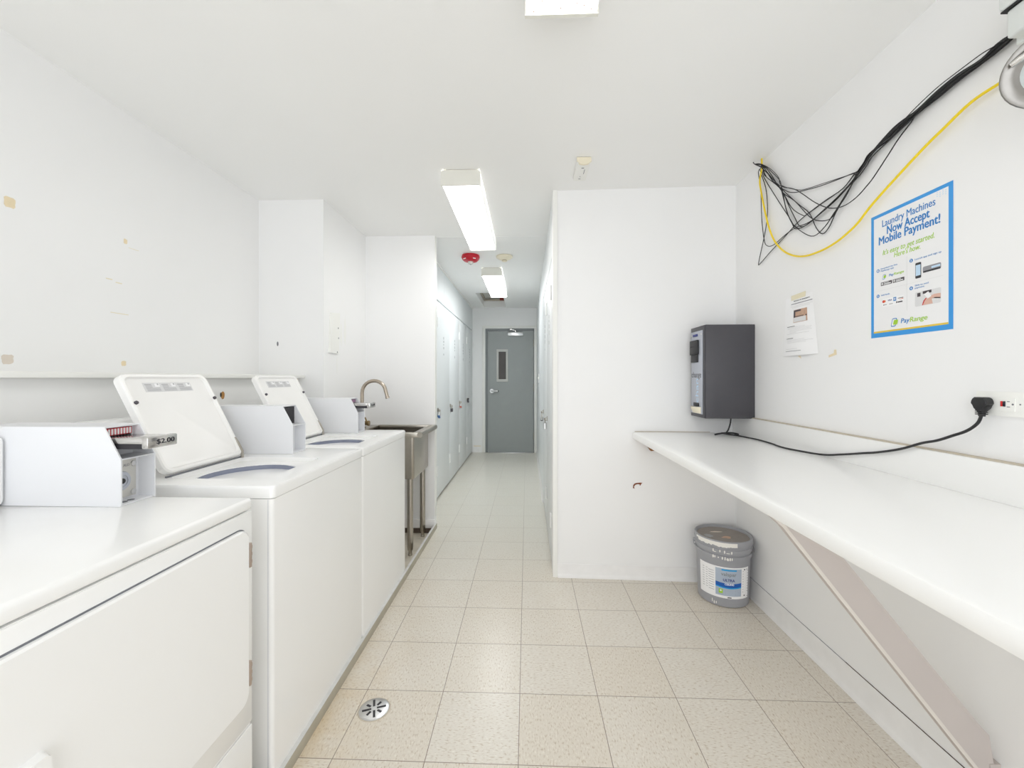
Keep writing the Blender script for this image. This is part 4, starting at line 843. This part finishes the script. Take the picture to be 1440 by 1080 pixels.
# ------------------------------------------------------------------ change machine
cm = thing('change_machine', (1.14, 2.48, 1.02), 'charcoal metal change machine mounted in the corner above the counter', 'change machine')
cx0, cy0, cy1, cz0, cz1 = 1.004, 2.386, 2.580, 1.020, 1.550
B().box(cx0, XR, cy0, cy1, cz0, cz1, bevel=.004).build('housing', 'machine', cm)
b = B(); b.box(cx0-.006, cx0-.0002, cy0+.002, cy1-.002, cz0+.002, cz1-.002, bevel=.002); fr = b.build('front_door', 'machine', cm)
B().box(cx0-.009, cx0-.0062, cy0+.020, cy1-.012, cz0+.022, cz1-.028, bevel=.001).build('front_panel', 'silverp', cm)
mpf = lambda u, v, w: (cx0-.0091-w, cy1-u, cz0+v)       # u from the far edge toward the near edge
lettering('lettering', 'change', mpf, .022, .158, .232, .034, 'machine', cm, bold=.005)
lettering('lettering', 'chan', lambda u, v, w: mpf(.118-v, u, w), .085, .225, 0, .040, 'pale_blue', cm)
bz = B(); bz.box(cx0-.022, cx0-.0092, 2.452, 2.560, 1.385, 1.470, bevel=.004); bz.box(cx0-.018, cx0-.0092, 2.462, 2.552, 1.340, 1.3845, bevel=.003); bz.build('bill_acceptor', 'black', cm)
B().box(cx0-.0226, cx0-.0222, 2.475, 2.545, 1.428, 1.436).build('bill_slot', 'dark', cm)
B().box(cx0-.012, cx0-.0092, 2.470, 2.535, 1.492, 1.506, bevel=.001).build('display', 'navy', cm)
for y in (2.42, 2.56): B().lathe([(.006, cx0-.0092), (.005, cx0-.012)], (0, y, 1.50), 'x', 12).build('screw', 'silver', cm)
b = B(); rings = []
for k in range(9):
    a = PI*k/8; rings.append([(cx0-.0092-.026*math.sin(a)*s, 2.485-.058*math.cos(a), z) for s, z in ((.35, 1.045), (1., 1.072), (1., 1.082), (.8, 1.082), (.3, 1.055))])
b.loft(rings, True, True, True); b.build('coin_cup', 'cream', cm)
B().box(cx0-.013, cx0-.0092, 2.45, 2.525, 1.084, 1.104, bevel=.001).build('coin_outlet', 'black', cm)
for x, z in ((1.045, 1.515), (1.225, 1.515), (1.045, 1.39), (1.225, 1.39), (1.04, 1.045), (1.24, 1.045), (1.26, 1.49)): B().lathe([(.004, cy0-.0012), (.004, cy0-.0002)], (x, 0, z), 'y', 10).build('rivet', 'machine', cm)
b = B(); b.lathe([(.010, cz1+.0002), (.010, cz1+.006)], (1.03, 2.49, 0), 'z', 12); b.build('top_lock', 'chrome', cm)

# power cord, with its plug
pc = thing('power_cord', (1.2, 2.0, .92), 'black power cord running from the change machine to the outlet', 'cord')
pts = [(1.175, 2.45, 1.018), (1.172, 2.452, .985), (1.160, 2.45, .950), (1.145, 2.44, .932), (1.165, 2.43, .926), (1.20, 2.38, .922), (1.225, 2.27, .921), (1.222, 2.14, .921), (1.205, 2.02, .921), (1.222, 1.92, .921), (1.243, 1.80, .926), (1.246, 1.70, .945), (1.247, 1.60, .968), (1.247, 1.53, .984), (1.247, 1.44, 1.011), (1.247, 1.365, 1.042), (1.247, 1.315, 1.058), (1.246, 1.268, 1.079), (1.250, 1.232, 1.098), (1.253, 1.207, 1.122), (1.255, 1.199, 1.145)]
B().tube(pts, .0040, 10, smooth=6).build('cable', 'black', pc)
b = B(); b.tube([(1.085, 2.455, .921), (1.10, 2.45, .926), (1.13, 2.43, .934), (1.165, 2.425, .936), (1.19, 2.40, .932), (1.175, 2.39, .928), (1.14, 2.405, .930), (1.11, 2.425, .935)], .0048, 8, smooth=5); b.build('bundled_slack', 'black', pc)
b = B()
rings = []
for x, sy, sz in ((1.268, .017, .018), (1.262, .019, .020), (1.252, .019, .020), (1.246, .020, .020), (1.243, .018, .018)):
    rings.append([(x, 1.197+sy*math.cos(2*PI*k/20)*(1 if math.sin(2*PI*k/20) > -.2 else .8), 1.178+sz*max(-1.2, min(.85, 1.1*math.sin(2*PI*k/20)))) for k in range(20)])
b.loft(rings)
rings = []
for z, r in ((1.170, .019), (1.160, .015), (1.152, .0095), (1.142, .0085)): rings.append([(1.255+r*.6*math.cos(2*PI*k/16), 1.198+r*math.sin(2*PI*k/16), z) for k in range(16)])
b.loft(rings)
for z in (1.157, 1.152, 1.147): b.lathe([(.0125, z), (.0125, z+.0022)], (1.255, 1.199, 0), 'z', 14)
b.build('plug', 'black', pc)

# outlet
ol = thing('wall_outlet', (XR, 1.13, 1.18), 'white outlet plate on the right wall above the counter', 'outlet')
b = B(); b.prism(rrect(1.060, 1.228, 1.146, 1.211, .004), 'x', XR-.007, XR); b.build('plate', 'outlet', ol)
b = B(); b.prism(rrect(1.132, 1.222, 1.160, 1.196, .003), 'x', XR-.0095, XR-.0072); rc = b.build('receptacle', 'outlet', ol)
B().box(XR-.0115, XR-.0096, 1.1595, 1.1640, 1.172, 1.186, bevel=.0005).build('reset_button', 'cardred', rc)
B().box(XR-.0115, XR-.0096, 1.1530, 1.1580, 1.172, 1.186, bevel=.0005).build('test_button', mat('button_black', (24, 26, 44), .4), rc)
b = B(); b.box(XR-.0099, XR-.0095, 1.1435, 1.1495, 1.1845, 1.1865); b.box(XR-.0099, XR-.0095, 1.1430, 1.1500, 1.1705, 1.1725); b.lathe([(.0025, XR-.0099), (.0025, XR-.0095)], (0, 1.1365, 1.1785), 'x', 10); b.build('slots', 'seam', rc)
B().lathe([(.002, XR-.0078), (.002, XR-.0072)], (0, 1.122, 1.179), 'x', 8).build('screw', 'seam', ol)

# ------------------------------------------------------------------ poster
Y1, Z0 = 1.596, 1.395
mp0 = lambda u, v, w: (XR-.0006-w, Y1-u, Z0+v)
po_ = bpy.data.objects.new('poster', None); COL.objects.link(po_); po_.location = (XR, 1.447, 1.395)
tag(po_, 'blue-bordered mobile payment poster on the right wall below the yellow cable', 'poster')
patch('blue_border', rect(0, .298, 0, .4465), mp0, 'pblue', po_)
mp1 = lambda u, v, w: mp0(u, v, .0004+w)
patch('sheet', rect(.0125, .2845, .0165, .4345), mp1, 'poster_white', po_)
mp2 = lambda u, v, w: mp0(u, v, .0009+w)
patch('yellow_rule', rect(.0125, .2845, .0165, .0225), mp2, 'tyellow', po_)
lettering('heading', 'Laundry Machines', mp2, .049, .244, .395, .0245, 'tblue', po_, bold=.008)
lettering('heading', 'Now Accept', mp2, .069, .225, .364, .0285, 'tblue', po_, bold=.022)
lettering('heading', 'Mobile Payment!', mp2, .035, .259, .334, .0285, 'tblue', po_, bold=.022)
lettering('subheading', "It's easy to get started.", mp2, .051, .241, .2935, .0175, 'tgreen', po_, bold=.006, shear=.2)
lettering('subheading', "Here's how.", mp2, .097, .194, .273, .0175, 'tgreen', po_, bold=.006, shear=.2)
mp3 = lambda u, v, w: mp0(u, v, .0013+w)
for s, u, v in (('1', .031, .242), ('2', .162, .243), ('3', .031, .150), ('4', .162, .151)):
    patch('number_disc', circ(u, v, .0062, 18), mp2, 'tblue', po_)
    lettering('number', s, mp3, u-.0022, u+.0022, v-.0035, .0070, 'paper', po_, bold=.02)
lettering('caption', 'Download the free', mp2, .043, .110, .2435, .0052, 'tblue', po_)
lettering('caption', 'PayRange app', mp2, .043, .096, .2355, .0052, 'tblue', po_)
lettering('caption', 'Launch app and sign up', mp2, .175, .263, .2405, .0055, 'tblue', po_)
lettering('caption', 'Add funds.', mp2, .044, .081, .1480, .0055, 'tblue', po_)
lettering('caption', 'Slide to send', mp2, .175, .222, .1545, .0050, 'tblue', po_)
lettering('caption', 'payment.', mp2, .175, .209, .1465, .0050, 'tblue', po_)
def logo(u, v, s):
    outer = rrect(u, u+.66*s, v, v+s, .16*s, 4); sh = lambda q: [(a+(c-v)*.22, c) for a, c in q]
    patch('logo_outline', sh(outer), mp2, 'tblue', po_)
    patch('logo_inside', sh(rrect(u+.09*s, u+.57*s, v+.10*s, v+.90*s, .10*s, 4)), mp3, 'poster_white', po_)
    patch('logo_block', sh(rrect(u+.30*s, u+.86*s, v+.22*s, v+.78*s, .10*s, 4)), lambda a, c, w: mp0(a, c, .0017+w), 'tgreen', po_)
logo(.084, .032, .029); logo(.049, .2065, .0165)
lettering('logo_lettering', 'Pay', mp2, .124, .156, .0405, .0155, 'tblue', po_, bold=.015, shear=.15)
lettering('logo_lettering', 'Range', mp2, .157, .218, .0405, .0155, 'tgreen', po_, bold=.015, shear=.15)
lettering('logo_lettering', 'Pay', mp2, .077, .096, .2115, .0085, 'tblue', po_, bold=.012, shear=.15)
lettering('logo_lettering', 'Range', mp2, .0965, .135, .2115, .0085, 'tgreen', po_, bold=.012, shear=.15)
for u0, u1 in ((.0435, .0885), (.0925, .1365)):
    patch('store_badge', rect(u0, u1, .1845, .1965), mp2, 'pblack', po_)
    multi('badge_print', [rect(u0+.012, u1-.004, .1865, .1905), rect(u0+.012, u1-.012, .1925, .1945), rect(u0+.003, u0+.009, .1870, .1945)], mp3, 'lgrey', po_)
# telephone and reader
patch('phone', rrect(.177, .197, .179, .230, .003, 3), mp2, 'tblack', po_); patch('phone_screen', rect(.1788, .1952, .1875, .2225), mp3, 'pale_blue', po_)
patch('card_reader', rrect(.203, .262, .192, .211, .004, 3), mp2, 'tgrey', po_); patch('reader_base', rrect(.204, .261, .1915, .197, .002, 3), mp3, 'tblack', po_); patch('reader_screen', rect(.232, .260, .200, .206), mp3, 'pale_blue', po_)
# cards
patch('card_panel', rect(.050, .134, .107, .136), mp2, 'paper', po_)
patch('card_mark', circ(.055, .1265, .005, 12), mp3, 'cardred', po_); patch('card_mark', circ(.060, .1265, .004, 12), lambda u, v, w: mp0(u, v, .0017+w), 'orange', po_)
lettering('card_lettering', 'VISA', mp3, .073, .089, .1245, .0055, 'navy', po_, bold=.01, shear=.2)
patch('card_mark', rect(.095, .106, .121, .134), mp3, 'tblue', po_); multi('card_print', [rect(.097, .104, .1285, .1305), rect(.097, .104, .1245, .1265)], lambda u, v, w: mp0(u, v, .0017+w), 'paper', po_)
patch('card_mark', rect(.113, .133, .1265, .1285), mp3, 'pblack', po_); patch('card_mark', [(.116, .123), (.133, .123), (.133, .1255)], mp3, 'orange', po_)
multi('card_print', [circ(.056, .114, .002, 8), rect(.059, .068, .113, .1145), rect(.078, .092, .113, .1145), rect(.106, .110, .112, .118), rect(.112, .130, .1125, .1165)], mp3, 'pblack', po_)
# picture of hands holding a telephone at a machine
patch('picture', rrect(.176, .262, .087, .1335, .004, 3), mp2, 'lgrey', po_)
multi('picture_hands', [[(.204, .088), (.212, .108), (.222, .112), (.232, .106), (.236, .088)], [(.261, .100), (.244, .104), (.232, .104), (.226, .112), (.240, .117), (.2615, .116)]], mp3, 'skin', po_)
patch('picture_cuff', [(.204, .088), (.209, .100), (.216, .108), (.214, .110), (.206, .102), (.201, .088)], lambda u, v, w: mp0(u, v, .0017+w), 'cardred', po_)
multi('picture_dark', [rect(.203, .232, .124, .1325), rect(.184, .195, .118, .130), [(.240, .104), (.261, .1), (.261, .103), (.241, .107)]], mp3, 'pblack', po_)
patch('picture_phone', [(.208, .122), (.222, .129), (.232, .112), (.220, .106)], lambda u, v, w: mp0(u, v, .0017+w), 'paper', po_)
multi('divider', [rect(.0125, .268, .1680, .1686), rect(.1465, .1471, .08, .262)], mp2, 'lgrey', po_)
dl = []
for k in range(4):
    for j in range(3): dl.append(circ(.250+k*.009, .418+j*.006-(k % 2)*.003, .0016, 8))
multi('dots', dl, mp2, 'pale_blue', po_)

# ------------------------------------------------------------------ taped notice
no = bpy.data.objects.new('notice', None); COL.objects.link(no); no.location = (XR, 2.0, 1.36)
tag(no, 'white printed notice taped on the right wall beside the change machine', 'notice')
def nmap(u, v, w):      # u 0..1 across, v 0..1 up; the sheet bows off the wall toward its bottom
    yl = 2.128+(2.107-2.128)*v; yr = 1.876+(1.915-1.876)*v
    return (XR-.0012-.012*(1-v)*math.sin(PI*min(1, max(0, u)))**1.-w, yl+(yr-yl)*u, 1.356+(1.6355-1.356)*v-.003*u*0)
b = B(); nx, ny = 14, 10; rings = []
for j in range(ny+1): rings.append([nmap(i/nx, j/ny, .0) for i in range(nx+1)])
b.loft(rings, False, False, False); b.build('sheet', 'paper', no)
def ngrid(name, rects, m, w):
    b = B()
    for u0, u1, v0, v1 in rects:
        k = max(1, int((u1-u0)*14)); b.loft([[nmap(u0+(u1-u0)*i/k, v, w) for i in range(k+1)] for v in (v0, v1)], False, False, False)
    return b.build(name, m, no)
lettering('heading', 'NOTICE TO RESIDENTS', lambda u, v, w: nmap(u, v, .0006+w), .335, .905, .915, .020, 'tblack', no)
ngrid('text_line', [(.24, .98, .872, .886)], 'tgrey', .0006)
ngrid('text_line', [(.22, .985, .835, .842), (.28, .90, .812, .819)], 'lgrey', .0006)
ngrid('picture', [(.345, .795, .555, .770)], 'tan', .0006)
ngrid('picture_machines', [(.355, .755, .562, .640)], 'lgrey', .0009)
ngrid('picture_backs', [(.40, .69, .648, .660), (.745, .785, .640, .662)], 'pblack', .0011)
ngrid('picture_shade', [(.35, .41, .64, .765), (.41, .60, .735, .765)], 'pblack', .0009)
ngrid('text_line', [(.12, .40, .495, .503), (.12, .36, .290, .298)], 'tblack', .0006)
ngrid('text_line', [(.14, .73, .478-.0, .484), (.14, .90, .455, .461), (.22, .88, .432, .438), (.22, .90, .410, .416), (.22, .46, .388, .394), (.12, .83, .368, .374), (.14, .70, .262, .268), (.14, .92, .240, .246), (.14, .74, .218, .224), (.10, .50, .110, .116)], 'lgrey', .0006)
ngrid('text_line', [(.10, .60, .072, .080)], 'tgrey', .0006)
b = B(); b.loft([[nmap(u, v, .0009) for u, v in ((.235, .945), (.76, .955))], [nmap(u, v, .0009) for u, v in ((.225, 1.03), (.775, 1.045))]], False, False, False)
b.build('tape', 'tape', no)

# ------------------------------------------------------------------ cables
BL = ['black cable hanging lowest, down to a sharp kink beside the yellow cable', 'thin black cable arching highest of the bunch', 'black cable sagging apart from the bunch on its right']
for k, pts in CABLES.items():
    if k == 'Y':
        y = thing('cable', (1.25, 1.7, 2.426), 'thick yellow cable looping from the ceiling hole to the spotlight', 'cable')
        B().tube([(1.262, 2.290, 2.440), (1.258, 2.284, 2.415), (1.256, 2.28, 2.37)]+pts[1:]+[(1.262, 1.02, 1.99), (1.262, .90, 2.01)], .0042, 10, smooth=5).build('sheath', 'yellow', y)
        continue
    n = 'black cable bunched with others between the ceiling hole and the spotlight'
    lab = {'I': BL[0], 'L': BL[1], 'H': BL[2]}.get(k, n)
    i = 'ABCDEFGHIJKL'.index(k)
    hole = [(1.232+.002*(i % 3), 2.325-.002*(i % 4), 2.445), (1.236, 2.318, 2.415), (1.250, 2.275-.004*(i % 4), 2.385-.003*(i % 5))]
    tail = [(min(1.268, pts[-1][0]+.002), 1.05, 2.145+.002*(i-6)), (1.262, .98, 2.165)]
    o = B().tube(hole+list(pts)+tail, .0020 if k != 'L' else .0015, 6, smooth=4).build('cable', 'black')
    tag(o, lab, 'cable', 'black cables strung across the right wall')
    if lab != n: pass

# ------------------------------------------------------------------ security light on the right wall
sl = thing('spotlight', (1.2, .95, 2.1), 'white boxed spotlight with a chrome reflector at the upper right edge', 'spotlight')
b = B(); b.box(1.196, XR, .70, 1.086, 2.092, 2.162, bevel=.006, seg=3); b.build('junction_box', 'lampw', sl)
b = B(); b.box(1.186, XR, .69, 1.098, 2.166, 2.215, bevel=.010, seg=3); b.build('box_lid', 'lampw', sl)
B().box(1.190, XR, .694, 1.093, 2.1622, 2.1658).build('gasket', 'black', sl)
B().box(1.235, XR, 1.0865, 1.100, 2.088, 2.112, bevel=.003).build('cable_clamp', 'lampw', sl)
# bell reflector facing the room
C0 = Vector((1.150, .950, 1.928)); ax = Vector((-.62, -.55, -.28)).normalized(); up = ax.orthogonal().normalized(); sd = ax.cross(up)
def ringc(r, h, n=36): return [C0+ax*h+r*(math.cos(2*PI*k/n)*up+math.sin(2*PI*k/n)*sd) for k in range(n)]
b = B(); b.loft([ringc(.018, -.085), ringc(.030, -.080), ringc(.045, -.055), ringc(.066, -.025), ringc(.078, -.005), ringc(.081, .004), ringc(.079, .009), ringc(.070, .009), ringc(.058, .002), ringc(.050, -.002)], True, True, False); b.build('reflector', mat('worn_chrome', (140, 137, 132), .28, 1., var=.2, scale=30), sl)
b = B(); b.loft([ringc(.050, -.0022), ringc(.036, .006), ringc(.016, .011), ringc(.003, .012)], True, False, True); b.build('lamp_glass', 'bulb', sl)
b = B(); b.tube([(1.0872, 0.9786, 1.9494), (1.0938, 0.9681, 1.9556), (1.1042, 0.9523, 1.9634)], [.0055, .0075, .0075], 12); b.build('lamp_clip', 'chrome', sl)
b = B(); b.tube([C0-ax*.083, C0-ax*.11, (1.235, 1.0, 2.06), (1.24, .99, 2.093)], .011, 10, smooth=3); b.build('arm', 'chrome', sl)

# ------------------------------------------------------------------ floor drain
fd = thing('floor_drain', (-.575, 1.552, 0), 'round steel floor drain cover with radial slots in the tiles', 'drain')
c = (-.575, 1.552, 0)
B().lathe([(.055, .0003), (.055, .0018), (.051, .0040), (.012, .0048)], c, 'z', 40).build('cover', 'silver', fd)
B().lathe([(.0595, .0001), (.058, .0014)], c, 'z', 40).build('dirt_ring', 'caulk', fd)
b = B(); r4 = math.radians(20)
for k in range(8):
    a = r4+k*PI/4; r0, r1 = (.010, .043) if k % 2 == 0 else (.017, .036); wd = .0042
    d = Vector((math.cos(a), math.sin(a), 0)); s = Vector((-d.y, d.x, 0))
    q = [Vector(c)+d*r0+s*wd, Vector(c)+d*r1+s*wd, Vector(c)+d*r1-s*wd, Vector(c)+d*r0-s*wd]
    b = B(); b.loft([[p+Vector((0, 0, .0030)) for p in q], [p+Vector((0, 0, .0052)) for p in q]]); b.build('slot', 'dark', fd)
